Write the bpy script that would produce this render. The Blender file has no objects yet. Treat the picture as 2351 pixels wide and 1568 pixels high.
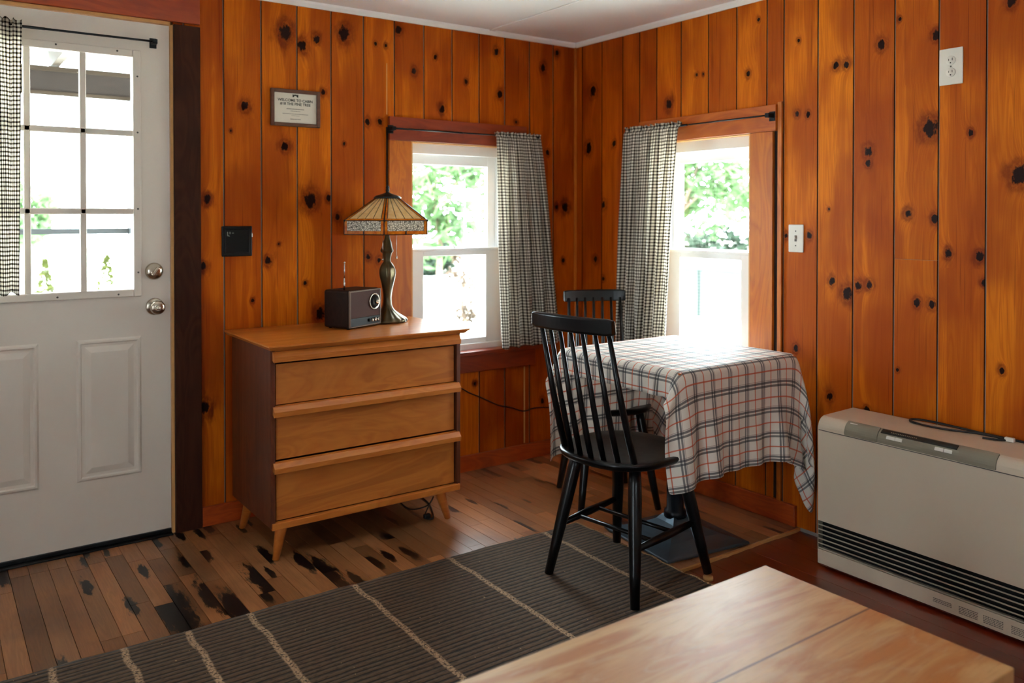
import bpy, bmesh, math, random
import numpy as np
from mathutils import Vector, Matrix

# ------------------------------------------------------------------ camera, world, sun, exposure
SC = bpy.context.scene
COL = SC.collection
rad = math.radians
cam_d = bpy.data.cameras.new('camera'); cam = bpy.data.objects.new('camera', cam_d); COL.objects.link(cam)
cam.location = (-2.9415, -3.5282, 1.2786)
cam.rotation_euler = (rad(90 - 0.684), 0, rad(-35.4513))
cam_d.sensor_width = 36; cam_d.lens = 1908.267 / 2351 * 36
cam_d.shift_y = -(784 - 520.65) / 2351
cam_d.clip_start = 0.05
cam_d.dof.use_dof = True; cam_d.dof.focus_distance = 2.75; cam_d.dof.aperture_fstop = 2.6
SC.camera = cam
SC.view_settings.view_transform = 'Standard'; SC.view_settings.look = 'None'
SC.view_settings.gamma = 1; SC.view_settings.use_curve_mapping = False
SC.view_settings.exposure = -0.28
SC.cycles.use_denoising = True
SC.cycles.max_bounces = 10; SC.cycles.diffuse_bounces = 6; SC.cycles.glossy_bounces = 4
SC.cycles.transparent_max_bounces = 16; SC.cycles.transmission_bounces = 8
SC.cycles.caustics_reflective = False; SC.cycles.caustics_refractive = False
SC.cycles.sample_clamp_indirect = 40

world = bpy.data.worlds.new('world'); SC.world = world; world.use_nodes = True
wn = world.node_tree; wn.nodes.clear()
wo = wn.nodes.new('ShaderNodeOutputWorld'); wb = wn.nodes.new('ShaderNodeBackground')
wb.inputs['Color'].default_value = (0.80, 0.92, 1.0, 1); wb.inputs['Strength'].default_value = 30.0
wn.links.new(wb.outputs[0], wo.inputs[0])
sun_d = bpy.data.lights.new('sun', 'SUN'); sun = bpy.data.objects.new('sun', sun_d); COL.objects.link(sun)
sun_d.energy = 45.0; sun_d.angle = rad(3); sun_d.color = (1, 0.96, 0.88)
sun.rotation_euler = Vector((-0.10, -0.15, 1.0)).to_track_quat('Z', 'Y').to_euler(); sun.location = (-3, -6, 8)

def portal(name, loc, size, direction):
    d = bpy.data.lights.new(name, 'AREA'); d.shape = 'RECTANGLE'; d.size, d.size_y = size
    d.cycles.is_portal = True
    o = bpy.data.objects.new(name, d); COL.objects.link(o); o.location = loc
    o.rotation_euler = Vector(direction).to_track_quat('-Z', 'Z').to_euler()
portal('portal_window', (-0.7525, 0.125, 1.12), (0.63, 1.06), (0, -1, 0))
portal('portal_window', (0.125, -0.9225, 1.12), (0.63, 1.06), (-1, 0, 0))
portal('portal_door', (-2.53, 0.10, 1.45), (0.58, 0.94), (0, -1, 0))
portal('portal_window', (-4.56, -2.6, 1.06), (0.5, 2.0), (1, 0, 0))  # this and the next serve the added rear openings
portal('portal_window', (-2.6, -5.26, 1.3), (0.7, 0.6), (0, 1, 0))

# ------------------------------------------------------------------ node helper
class G:
    def __init__(s, name):
        s.m = bpy.data.materials.new(name); s.m.use_nodes = True
        s.t = s.m.node_tree; s.t.nodes.clear()
        s.out = s.t.nodes.new('ShaderNodeOutputMaterial')
    def n(s, typ, ins=None, **kw):
        nd = s.t.nodes.new(typ)
        for k, v in kw.items(): setattr(nd, k, v)
        for k, v in (ins or {}).items(): s.put(nd.inputs[k], v)
        return nd
    def put(s, sock, v):
        if isinstance(v, bpy.types.NodeSocket): s.t.links.new(v, sock)
        elif isinstance(v, (tuple, list)) and sock.type == 'RGBA' and len(v) == 3: sock.default_value = (*v, 1)
        else: sock.default_value = v
    def f(s, op, a, b=0.0, c=0.0, clamp=False):
        nd = s.t.nodes.new('ShaderNodeMath'); nd.operation = op; nd.use_clamp = clamp
        s.put(nd.inputs[0], a); s.put(nd.inputs[1], b); s.put(nd.inputs[2], c); return nd.outputs[0]
    def mix(s, fac, a, b, mode='MIX'):
        nd = s.t.nodes.new('ShaderNodeMix'); nd.data_type = 'RGBA'; nd.blend_type = mode
        s.put(nd.inputs[0], fac); s.put(nd.inputs[6], a); s.put(nd.inputs[7], b); return nd.outputs[2]
    def step(s, v, lo, hi):  # smooth ramp lo->hi
        nd = s.t.nodes.new('ShaderNodeMapRange'); nd.interpolation_type = 'SMOOTHSTEP'
        s.put(nd.inputs[0], v); s.put(nd.inputs[1], lo); s.put(nd.inputs[2], hi); return nd.outputs[0]
    def xyz(s, v): return s.n('ShaderNodeSeparateXYZ', {0: v}).outputs
    def vec(s, x, y, z=0.0): return s.n('ShaderNodeCombineXYZ', {0: x, 1: y, 2: z}).outputs[0]
    def noise(s, vec, scale=1.0, detail=3.0, rough=0.5, dist=0.0):
        return s.n('ShaderNodeTexNoise', {'Vector': vec, 'Scale': scale, 'Detail': detail, 'Roughness': rough, 'Distortion': dist}).outputs[0]
    def obj(s): return s.n('ShaderNodeTexCoord').outputs['Object']
    def uv(s): return s.n('ShaderNodeTexCoord').outputs['UV']
    def attr(s, name): return s.n('ShaderNodeAttribute', attribute_name=name).outputs['Vector']
    def bump(s, h, strength=0.3, dist=0.002):
        return s.n('ShaderNodeBump', {'Height': h, 'Strength': strength, 'Distance': dist}).outputs[0]
    def pbr(s, color, rough=0.5, metal=0.0, normal=None, coat=0.0, coat_rough=0.15, spec=0.5, sheen=0.0, coat_ior=1.5):
        b = s.n('ShaderNodeBsdfPrincipled', {'Base Color': color, 'Roughness': rough, 'Metallic': metal,
              'Coat Weight': coat, 'Coat IOR': coat_ior, 'Coat Roughness': coat_rough, 'Specular IOR Level': spec, 'Sheen Weight': sheen})
        if normal is not None: s.put(b.inputs['Normal'], normal)
        s.t.links.new(b.outputs[0], s.out.inputs[0]); return b

def srgb(r, g, b):
    f = lambda c: (c / 255 / 12.92) if c <= 10 else ((c / 255 + 0.055) / 1.055) ** 2.4
    return (f(r), f(g), f(b))

def plain(name, color, rough=0.5, metal=0.0, var=0.06, scale=30, bump=0.0, coat=0.0, spec=0.5):
    g = G(name); o = g.obj(); nz = g.noise(o, scale, 4)
    c = g.mix(nz, tuple(x * (1 - var) for x in color), tuple(min(1, x * (1 + var)) for x in color))
    g.pbr(c, g.f('MULTIPLY_ADD', nz, 0.1, rough - 0.05), metal, g.bump(nz, bump) if bump else None, coat, spec=spec)
    return g.m

def wood(name, c1, c2, axis=0, fine=60, rough=0.45, coat=0.0, blotch=0.35, c3=None, spec=0.5):
    """plain sawn wood: grain runs along the given object axis"""
    g = G(name); x = list(g.xyz(g.obj()))
    s = [g.f('MULTIPLY', x[i], 2.0 if i == axis else fine) for i in range(3)]
    v = g.vec(*s); nz = g.noise(v, 1.0, 5, 0.6, 0.6)
    s2 = [g.f('MULTIPLY', x[i], 1.6 if i == axis else 7) for i in range(3)]
    big = g.noise(g.vec(*s2), 1.0, 3, 0.5, 1.2)
    rings = g.f('PINGPONG', g.f('MULTIPLY', big, 9.0), 0.5)
    k = g.f('ADD', g.f('MULTIPLY', nz, 0.6), g.f('MULTIPLY', rings, 0.8), clamp=True)
    c = g.mix(k, c1, c2)
    c = g.mix(g.f('MULTIPLY', g.step(big, 0.5, 0.72), blotch), c, c3 or tuple(q * 0.55 for q in c2))
    g.pbr(c, g.f('MULTIPLY_ADD', nz, 0.15, rough - 0.07), 0, g.bump(nz, 0.12), coat, 0.2, spec=spec)
    return g.m

def knotty(name, light, mid, dark, rough=0.47, coat=0.03):
    """knotty pine boards: u,v metres in UV; per face 'ka','kb' = knot (u,v,r), 'tone' = (brightness, seed, stain)"""
    g = G(name); u, v, _ = g.xyz(g.uv()); tone, seed, stain = g.xyz(g.attr('tone'))
    warp = g.noise(g.vec(g.f('MULTIPLY', u, 75.0), g.f('MULTIPLY', v, 42.0), seed), 1.0, 4, 0.65)
    smear = g.noise(g.vec(g.f('MULTIPLY', u, 38.0), g.f('MULTIPLY', v, 13.0), seed), 1.0, 3, 0.6)
    ds = []
    for a in ('ka', 'kb'):
        ku, kv, kr = g.xyz(g.attr(a))
        du = g.f('DIVIDE', g.f('SUBTRACT', u, ku), kr); dv = g.f('DIVIDE', g.f('SUBTRACT', v, kv), g.f('MULTIPLY', kr, 1.25))
        ds.append(g.f('SQRT', g.f('ADD', g.f('MULTIPLY', du, du), g.f('MULTIPLY', dv, dv))))
    d = g.f('MINIMUM', ds[0], ds[1])
    dw = g.f('ADD', d, g.f('MULTIPLY_ADD', warp, 1.8, -0.9)); dh = g.f('ADD', d, g.f('MULTIPLY_ADD', smear, 5.0, -2.5))
    near = g.f('DIVIDE', 2.2, g.f('ADD', 1.0, g.f('MULTIPLY', d, d)))
    su = g.f('ADD', g.f('MULTIPLY', u, 26.0), near)
    big = g.noise(g.vec(su, g.f('MULTIPLY', v, 1.3), g.f('MULTIPLY', seed, 37.0)), 1.0, 3, 0.5, 0.9)
    rings = g.f('PINGPONG', g.f('MULTIPLY', big, 7.0), 0.5)
    fine = g.noise(g.vec(g.f('MULTIPLY', u, 330.0), g.f('MULTIPLY', v, 7.0), seed), 1.0, 4, 0.6)
    patch = g.noise(g.vec(g.f('MULTIPLY', u, 4.0), g.f('MULTIPLY', v, 1.7), seed), 1.0, 3)
    k = g.f('ADD', g.f('MULTIPLY_ADD', fine, 0.55, -0.1), g.f('MULTIPLY', rings, 0.75), clamp=True)
    c = g.mix(k, light, mid)
    c = g.mix(g.f('MULTIPLY', g.step(patch, 0.42, 0.62), 0.7), c, g.mix(0.4, mid, dark))
    heart = g.noise(g.vec(g.f('MULTIPLY', su, 0.42), g.f('MULTIPLY', v, 0.35), g.f('MULTIPLY', seed, 3.1)), 1.0, 1)
    c = g.mix(g.f('MULTIPLY', g.step(heart, 0.50, 0.54), 0.45), c, g.mix(0.3, mid, dark))
    streak = g.noise(g.vec(g.f('MULTIPLY', u, 150.0), g.f('MULTIPLY', v, 2.2), g.f('MULTIPLY', seed, 1.7)), 1.0, 2)
    c = g.mix(g.f('MULTIPLY', g.step(streak, 0.60, 0.74), 0.45), c, dark)
    c = g.mix(g.f('MULTIPLY', g.f('SUBTRACT', 1.0, g.step(dh, 0.4, 2.6)), g.f('MULTIPLY_ADD', g.f('FRACT', g.f('MULTIPLY', seed, 5.3)), 0.5, 0.35)), c, dark)
    c = g.mix(g.f('MULTIPLY', g.f('MULTIPLY', g.step(dw, 1.0, 1.25), g.f('SUBTRACT', 1.0, g.step(dw, 1.3, 1.9))), 0.35), c, dark)
    c = g.mix(g.f('SUBTRACT', 1.0, g.step(dw, 0.62, 1.0)), c, tuple(q * 0.10 for q in dark))
    c = g.mix(stain, c, (0.012, 0.006, 0.004))
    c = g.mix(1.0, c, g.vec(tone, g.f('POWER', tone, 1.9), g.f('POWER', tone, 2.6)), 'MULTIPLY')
    h = g.f('SUBTRACT', fine, g.f('SUBTRACT', 1.0, g.step(d, 0.7, 1.2)))
    g.pbr(c, g.f('MULTIPLY_ADD', fine, 0.12, rough - 0.06), 0, g.bump(h, 0.10), coat, 0.3, spec=0.13)
    return g.m

def floor_mat(name, light, mid, dark):
    """strip floor: 'ka' = stain (u,v,r) drawn out along the plank, 'tone' = (brightness, seed, hue)"""
    g = G(name); u, v, _ = g.xyz(g.uv()); tone, seed, hue = g.xyz(g.attr('tone'))
    ku, kv, kr = g.xyz(g.attr('ka'))
    du = g.f('DIVIDE', g.f('SUBTRACT', u, ku), g.f('MULTIPLY', kr, 0.42)); dv = g.f('DIVIDE', g.f('SUBTRACT', v, kv), g.f('MULTIPLY', kr, 1.9))
    d = g.f('SQRT', g.f('ADD', g.f('MULTIPLY', du, du), g.f('MULTIPLY', dv, dv)))
    ragged = g.noise(g.vec(g.f('MULTIPLY', u, 60.0), g.f('MULTIPLY', v, 16.0), seed), 1.0, 4, 0.7)
    d = g.f('ADD', d, g.f('MULTIPLY_ADD', ragged, 2.4, -1.2))
    fine = g.noise(g.vec(g.f('MULTIPLY', u, 260.0), g.f('MULTIPLY', v, 9.0), seed), 1.0, 5, 0.65)
    big = g.noise(g.vec(g.f('MULTIPLY', u, 30.0), g.f('MULTIPLY', v, 2.0), g.f('MULTIPLY', seed, 9.0)), 1.0, 3, 0.5, 1.0)
    wear = g.noise(g.obj(), 2.2, 4)
    k = g.f('ADD', g.f('MULTIPLY', fine, 0.6), g.f('MULTIPLY', g.f('PINGPONG', g.f('MULTIPLY', big, 6.0), 0.5), 0.6), clamp=True)
    c = g.mix(k, g.mix(hue, light, (light[0], light[1] * 0.8, light[2] * 0.6)), mid)
    c = g.mix(g.f('MULTIPLY', g.step(wear, 0.42, 0.7), 0.5), c, dark)
    c = g.mix(g.f('SUBTRACT', 1.0, g.step(d, 0.75, 1.15)), c, (0.006, 0.004, 0.004))
    c = g.mix(1.0, c, g.vec(tone, tone, tone), 'MULTIPLY')
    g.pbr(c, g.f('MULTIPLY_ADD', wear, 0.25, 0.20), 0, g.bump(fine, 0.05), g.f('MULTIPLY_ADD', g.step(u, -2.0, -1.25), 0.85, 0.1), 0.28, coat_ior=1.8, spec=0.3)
    return g.m

PINE_L, PINE_M, PINE_D = srgb(222, 122, 16), srgb(172, 68, 6), srgb(98, 22, 3)
M = {}
M['wall'] = knotty('knotty_pine', PINE_L, PINE_M, PINE_D)
M['casing'] = wood('pine_casing', srgb(216, 124, 26), srgb(170, 76, 9), 2, 70, 0.4, 0.2)
M['casing_x'] = wood('pine_casing_across', srgb(160, 60, 14), srgb(120, 36, 7), 0, 70, 0.4, 0.2)
M['casing_y'] = wood('pine_casing_along', srgb(208, 110, 22), srgb(160, 64, 8), 1, 70, 0.4, 0.2)
M['base_x'] = wood('redwood_base', srgb(194, 82, 18), srgb(142, 44, 7), 0, 50, 0.42, 0.2)
M['base_y'] = wood('redwood_base_side', srgb(194, 82, 18), srgb(142, 44, 7), 1, 50, 0.42, 0.2)
M['dark_casing'] = wood('weathered_casing', srgb(74, 38, 22), srgb(44, 18, 10), 2, 60, 0.6, spec=0.15)
M['raw_edge'] = plain('raw_wood_edge', srgb(214, 160, 96), 0.6, var=0.15)
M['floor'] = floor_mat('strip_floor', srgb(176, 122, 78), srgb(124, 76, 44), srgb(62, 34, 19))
M['floor_low'] = floor_mat('red_floor', srgb(136, 46, 18), srgb(92, 26, 9), srgb(52, 15, 6))
M['ceiling'] = plain('ceiling_paint', srgb(240, 240, 238), 0.75, var=0.03, scale=4, bump=0.1)
M['vinyl'] = plain('white_vinyl', srgb(232, 232, 232), 0.35, var=0.02)
M['door'] = plain('door_paint', srgb(218, 208, 196), 0.38, var=0.025, scale=5)
M['chrome'] = plain('satin_nickel', srgb(190, 180, 165), 0.22, 1.0)
M['black_metal'] = plain('black_metal', (0.012, 0.014, 0.018), 0.35, 0.6)
M['black_wood'] = plain('black_lacquer', (0.0016, 0.0016, 0.0020), 0.36, 0, var=0.2, scale=60, coat=0.22, spec=0.25)
M['black_plastic'] = plain('black_plastic', (0.003, 0.003, 0.003), 0.4, spec=0.3)
M['rubber'] = plain('black_cord', (0.008, 0.008, 0.009), 0.5)
M['white_plastic'] = plain('white_plate', srgb(222, 216, 206), 0.35, var=0.02)
M['grey_slot'] = plain('slot_grey', srgb(90, 84, 78), 0.5)
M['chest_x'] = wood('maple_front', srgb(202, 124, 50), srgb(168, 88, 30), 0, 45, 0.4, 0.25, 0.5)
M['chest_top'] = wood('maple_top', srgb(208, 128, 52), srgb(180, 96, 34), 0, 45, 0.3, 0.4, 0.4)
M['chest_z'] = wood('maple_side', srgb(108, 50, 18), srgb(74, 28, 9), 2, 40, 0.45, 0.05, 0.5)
M['lip'] = wood('maple_lip', srgb(206, 126, 52), srgb(174, 90, 30), 0, 55, 0.35, 0.3, 0.2)
M['heater'] = plain('heater_enamel', srgb(206, 190, 168), 0.42, var=0.02, scale=3)
M['heater_grey'] = plain('heater_olive_plastic', srgb(134, 126, 108), 0.4, var=0.03)
M['slat'] = plain('louver_slat', srgb(168, 158, 140), 0.45)
M['void'] = plain('dark_inside', (0.004, 0.004, 0.004), 0.8)
M['iron'] = plain('cast_iron', srgb(88, 104, 116), 0.34, 0.7, var=0.25, scale=7, bump=0.1)
M['bronze'] = plain('bronze', srgb(92, 82, 60), 0.30, 0.8, var=0.3, scale=25, bump=0.15)
M['radio'] = wood('walnut_case', srgb(46, 27, 20), srgb(30, 16, 12), 0, 60, 0.5, spec=0.12)
M['radio_face'] = plain('brown_grille', srgb(66, 34, 24), 0.7, var=0.15, scale=400, bump=0.3)
M['radio_trim'] = plain('radio_trim', srgb(104, 86, 72), 0.4, 0.3)
M['frame'] = wood('frame_wood', srgb(112, 74, 52), srgb(84, 50, 36), 0, 80, 0.5)
M['paper'] = plain('paper', srgb(220, 212, 196), 0.7, var=0.02)
M['ink'] = plain('ink', srgb(40, 38, 32), 0.8)
M['ink_grey'] = plain('ink_grey', srgb(120, 112, 104), 0.8)
M['lead'] = plain('lead_came', (0.012, 0.012, 0.010), 0.4, 0.5)

def coffee_mat():
    g = G('glossy_pine_top'); x, y, z = g.xyz(g.obj())
    v = g.vec(g.f('MULTIPLY', x, 2.4), g.f('MULTIPLY', y, 11.0), z)
    big = g.noise(v, 1.0, 4, 0.55, 1.6); med = g.noise(g.vec(g.f('MULTIPLY', x, 9.0), g.f('MULTIPLY', y, 30.0), z), 1.0, 4, 0.6, 1.0)
    fine = g.noise(g.vec(g.f('MULTIPLY', x, 14.0), g.f('MULTIPLY', y, 240.0), z), 1.0, 4)
    c = g.mix(g.step(big, 0.35, 0.7), srgb(210, 166, 112), srgb(184, 118, 62))
    c = g.mix(g.f('MULTIPLY', g.step(med, 0.5, 0.75), 0.6), c, srgb(200, 164, 128))
    c = g.mix(g.f('MULTIPLY', g.step(fine, 0.55, 0.7), 0.25), c, srgb(140, 74, 40))
    seam = g.f('ABSOLUTE', g.f('SUBTRACT', g.f('FRACT', g.f('MULTIPLY', g.f('ADD', y, 0.2084), 2.3)), 0.5))
    c = g.mix(g.f('LESS_THAN', seam, 0.006), c, srgb(110, 66, 44))
    r = g.f('MULTIPLY_ADD', med, 0.20, 0.32)
    g.pbr(c, r, 0, g.bump(g.f('ADD', fine, med), 0.05), 0.45, 0.40, coat_ior=1.5, spec=0.35)
    return g.m
M['coffee'] = coffee_mat()
M['coffee_side'] = wood('pine_apron', srgb(150, 92, 54), srgb(110, 62, 34), 0, 60, 0.45)

def gingham():
    g = G('gingham_cloth'); u, v, _ = g.xyz(g.uv()); p = 1 / 0.0155
    a = g.step(g.f('PINGPONG', g.f('MULTIPLY', u, p), 0.5), 0.24, 0.34); b = g.step(g.f('PINGPONG', g.f('MULTIPLY', v, p), 0.5), 0.24, 0.34)
    c = g.mix(a, srgb(250, 246, 236), srgb(150, 140, 128)); c2 = g.mix(a, srgb(150, 140, 128), (0.008, 0.008, 0.010))
    c = g.mix(b, c, c2)
    nz = g.noise(g.vec(g.f('MULTIPLY', u, 900.0), g.f('MULTIPLY', v, 900.0)), 1.0, 2)
    d = g.n('ShaderNodeBsdfDiffuse', {'Color': c, 'Normal': g.bump(nz, 0.2)}); t = g.n('ShaderNodeBsdfTranslucent', {'Color': c})
    m = g.n('ShaderNodeMixShader', {0: 0.55, 1: d.outputs[0], 2: t.outputs[0]})
    g.t.links.new(m.outputs[0], g.out.inputs[0]); return g.m
M['gingham'] = gingham()

def plaid():
    g = G('plaid_cloth'); u, v, _ = g.xyz(g.uv())
    def band(x, pitch, off, w):
        q = g.f('FRACT', g.f('DIVIDE', g.f('ADD', x, off + 20.0), pitch)); d = g.f('MULTIPLY', g.f('ABSOLUTE', g.f('SUBTRACT', q, 0.5)), pitch)
        return g.f('SUBTRACT', 1.0, g.step(d, w * 0.5 - 0.0006, w * 0.5 + 0.0006))
    c = srgb(246, 240, 230); c = g.mix(0.0, c, c)
    for x, P in ((g.f('ADD', u, 0.03), 0.093), (g.f('ADD', v, 0.022), 0.084)):
        for off, w, col, a in ((-0.0058, 0.0070, (0.035, 0.032, 0.045), 0.74), (0.0058, 0.0070, (0.035, 0.037, 0.050), 0.74), (-0.0125, 0.0026, (0.20, 0.06, 0.05), 0.4),
                               (P / 2, 0.0046, srgb(222, 92, 24), 0.8)):
            c = g.mix(g.f('MULTIPLY', band(x, P, off, w), a), c, g.mix(1.0, c, col, 'MULTIPLY') if a > 2 else col)
    nz = g.noise(g.vec(g.f('MULTIPLY', u, 700.0), g.f('MULTIPLY', v, 700.0)), 1.0, 2)
    d = g.n('ShaderNodeBsdfPrincipled', {'Base Color': c, 'Roughness': 0.6, 'Specular IOR Level': 0.4, 'Sheen Weight': 0.1, 'Normal': g.bump(nz, 0.25)})
    t = g.n('ShaderNodeBsdfTranslucent', {'Color': c})
    m = g.n('ShaderNodeMixShader', {0: 0.28, 1: d.outputs[0], 2: t.outputs[0]})
    g.t.links.new(m.outputs[0], g.out.inputs[0]); return g.m
M['plaid'] = plaid()

def rug_mat():
    g = G('woven_rug'); x, y, z = g.xyz(g.obj())
    wob = g.noise(g.vec(g.f('MULTIPLY', x, 3.0), g.f('MULTIPLY', y, 25.0)), 1.0, 2)
    rib = g.f('PINGPONG', g.f('ADD', g.f('MULTIPLY', y, 46.0), g.f('MULTIPLY', wob, 0.9)), 0.5)
    dash = g.noise(g.vec(g.f('MULTIPLY', x, 40.0), g.f('MULTIPLY', y, 110.0)), 1.0, 3, 0.7)
    c = g.mix(g.step(rib, 0.03, 0.3), srgb(12, 8, 5), srgb(98, 76, 54))
    c = g.mix(g.f('MULTIPLY', g.step(dash, 0.45, 0.7), 0.35), c, srgb(98, 80, 62))
    c = g.mix(g.f('MULTIPLY', g.step(dash, 0.55, 0.3), 0.7), c, srgb(38, 28, 20))
    tot = None
    jit = g.f('MULTIPLY_ADD', g.noise(g.vec(0.0, g.f('MULTIPLY', y, 7.0)), 1.0, 2), 0.03, -0.015)
    for sx in (-0.905, -1.345, -1.732, -2.092, -2.283, -2.463, -2.650):
        d = g.f('ABSOLUTE', g.f('SUBTRACT', g.f('ADD', x, jit), sx)); s = g.f('SUBTRACT', 1.0, g.step(d, 0.006, 0.013))
        tot = s if tot is None else g.f('MAXIMUM', tot, s)
    knots = g.noise(g.vec(g.f('MULTIPLY', x, 130.0), g.f('MULTIPLY', y, 130.0)), 1.0, 2, 0.6)
    c = g.mix(g.f('MULTIPLY', tot, g.step(knots, 0.36, 0.56)), c, srgb(184, 152, 118))
    lint = g.noise(g.vec(g.f('MULTIPLY', x, 95.0), g.f('MULTIPLY', y, 60.0), 4.0), 1.0, 1)
    c = g.mix(g.step(lint, 0.76, 0.79), c, srgb(170, 140, 100))
    h = g.f('ADD', rib, g.f('MULTIPLY', dash, 0.5))
    g.pbr(c, 0.8, 0, g.bump(h, 0.7, 0.004), sheen=0.12, spec=0.15)
    return g.m
M['rug'] = rug_mat()

def glass_mat(name='window_glass', tint=(0.97, 0.99, 0.98)):
    g = G(name); fr = g.f('MULTIPLY', g.n('ShaderNodeFresnel', {'IOR': 1.45}).outputs[0], g.f('SUBTRACT', 1.0, g.n('ShaderNodeNewGeometry').outputs['Backfacing']))
    t = g.n('ShaderNodeBsdfTransparent', {'Color': tint}); s = g.n('ShaderNodeBsdfGlossy', {'Color': (1, 1, 1), 'Roughness': 0.02})
    m = g.n('ShaderNodeMixShader', {0: fr, 1: t.outputs[0], 2: s.outputs[0]})
    g.t.links.new(m.outputs[0], g.out.inputs[0]); return g.m
M['glass'] = glass_mat()

def shade_glass(name, c1, c2, scale=30, trans=0.4):
    g = G(name); nz = g.noise(g.obj(), scale, 4, 0.6, 0.8); c = g.mix(g.step(nz, 0.3, 0.7), c1, c2)
    d = g.n('ShaderNodeBsdfPrincipled', {'Base Color': c, 'Roughness': 0.22, 'Normal': g.bump(nz, 0.1)}); t = g.n('ShaderNodeBsdfTranslucent', {'Color': c})
    m = g.n('ShaderNodeMixShader', {0: trans, 1: d.outputs[0], 2: t.outputs[0]})
    g.t.links.new(m.outputs[0], g.out.inputs[0]); return g.m
M['cream_glass'] = shade_glass('cream_glass', srgb(244, 218, 164), srgb(228, 194, 134))
M['amber_glass'] = shade_glass('amber_glass', srgb(226, 142, 40), srgb(196, 96, 20), 40)
def filigree():
    g = G('filigree_glass'); vo = g.n('ShaderNodeTexVoronoi', {'Vector': g.obj(), 'Scale': 110.0}, feature='DISTANCE_TO_EDGE').outputs[0]
    c = g.mix(g.step(vo, 0.05, 0.16), srgb(70, 62, 50), srgb(214, 206, 186)); g.pbr(c, 0.35); return g.m
M['filigree'] = filigree()

def leaf_mat(name, c1, c2):
    g = G(name); nz = g.noise(g.obj(), 1.3, 3); c = g.mix(nz, c1, c2)
    d = g.n('ShaderNodeBsdfDiffuse', {'Color': c}); t = g.n('ShaderNodeBsdfTranslucent', {'Color': c})
    m = g.n('ShaderNodeMixShader', {0: 0.35, 1: d.outputs[0], 2: t.outputs[0]})
    g.t.links.new(m.outputs[0], g.out.inputs[0]); return g.m
M['leaf'] = leaf_mat('pale_leaves', (0.0683, 0.1440, 0.0535), (0.1440, 0.2124, 0.1054))
M['leaf2'] = leaf_mat('yellow_leaves', (0.0405, 0.0500, 0.0113), (0.0585, 0.0643, 0.0238))
M['leaf3'] = leaf_mat('rosy_leaves', (0.0601, 0.0378, 0.0298), (0.0714, 0.0601, 0.0441))
M['leaf4'] = leaf_mat('dark_leaves', (0.0256, 0.0424, 0.0288), (0.0424, 0.0568, 0.0424))
M['bark'] = plain('bark', srgb(110, 92, 78), 0.9, var=0.3, scale=12, bump=0.5)
M['lawn'] = plain('dry_lawn', srgb(228, 230, 222), 0.95, var=0.08, scale=3)
M['porch'] = wood('porch_timber', (.038, .027, .023), (.022, .016, .014), 0, 20, 0.7)
M['porch_light'] = wood('porch_light_timber', (.060, .040, .024), (.040, .026, .015), 0, 20, 0.7)
M['porch_white'] = plain('porch_paint', (.042, .050, .058), 0.6)
M['mint'] = plain('mint_paint', (.026, .040, .037), 0.6)
M['shed'] = plain('shed_paint', (.050, .060, .058), 0.7)
M['gap_shade'] = plain('painted_gap_shade', (.010, .003, .001), 0.8)
M['exterior'] = plain('exterior_siding', srgb(150, 140, 130), 0.8)

# ------------------------------------------------------------------ mesh helpers
def box(bm, x0, x1, y0, y1, z0, z1, bevel=0.0, seg=2, mat=0, M4=None):
    r = bmesh.ops.create_cube(bm, size=1.0)['verts']
    for v in r:
        v.co = Vector(((x0 + x1) / 2 + v.co.x * (x1 - x0), (y0 + y1) / 2 + v.co.y * (y1 - y0), (z0 + z1) / 2 + v.co.z * (z1 - z0)))
    fs = set(f for v in r for f in v.link_faces)
    for f in fs: f.material_index = mat
    vs = set(r)
    if bevel > 0:
        es = list(set(e for v in r for e in v.link_edges))
        o = bmesh.ops.bevel(bm, geom=es, offset=bevel, segments=seg, affect='EDGES', profile=0.5)
        vs |= set(o['verts']); vs = set(v for v in vs if v.is_valid)
        for f in o['faces']: f.material_index = mat
    if M4 is not None: bmesh.ops.transform(bm, matrix=M4, verts=list(vs))
    return list(vs)

def tube(bm, pts, radii, seg=12, cap=True, mat=0, flat=1.0):
    pts = [Vector(p) for p in pts]
    if not isinstance(radii, (list, tuple)): radii = [radii] * len(pts)
    rings = []; up = None
    for i, p in enumerate(pts):
        t = (pts[min(i + 1, len(pts) - 1)] - pts[max(i - 1, 0)])
        t = t.normalized() if t.length > 1e-9 else Vector((0, 0, 1))
        if up is None: up = Vector((1, 0, 0)) if abs(t.x) < 0.9 else Vector((0, 1, 0))
        a = (up - t * up.dot(t)).normalized(); b = t.cross(a); up = a
        rings.append([bm.verts.new(p + (a * math.cos(2 * math.pi * k / seg) + b * flat * math.sin(2 * math.pi * k / seg)) * radii[i]) for k in range(seg)])
    for i in range(len(rings) - 1):
        for k in range(seg):
            f = bm.faces.new((rings[i][k], rings[i][(k + 1) % seg], rings[i + 1][(k + 1) % seg], rings[i + 1][k])); f.smooth = True; f.material_index = mat
    if cap:
        for r, rev in ((rings[0], True), (rings[-1], False)):
            f = bm.faces.new(list(reversed(r)) if rev else r); f.material_index = mat

def lathe(bm, prof, c=(0, 0, 0), seg=32, mod=None, mat=0):
    """prof: list of (radius, z); mod(theta, z) scales the radius"""
    rings = []
    for r, z in prof:
        ring = []
        for k in range(seg):
            t = 2 * math.pi * k / seg; q = r * (mod(t, z) if mod else 1)
            ring.append(bm.verts.new((c[0] + q * math.cos(t), c[1] + q * math.sin(t), c[2] + z)))
        rings.append(ring)
    for i in range(len(rings) - 1):
        for k in range(seg):
            f = bm.faces.new((rings[i][k], rings[i][(k + 1) % seg], rings[i + 1][(k + 1) % seg], rings[i + 1][k])); f.smooth = True; f.material_index = mat
    bm.faces.new(list(reversed(rings[0]))).material_index = mat; bm.faces.new(rings[-1]).material_index = mat

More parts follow.
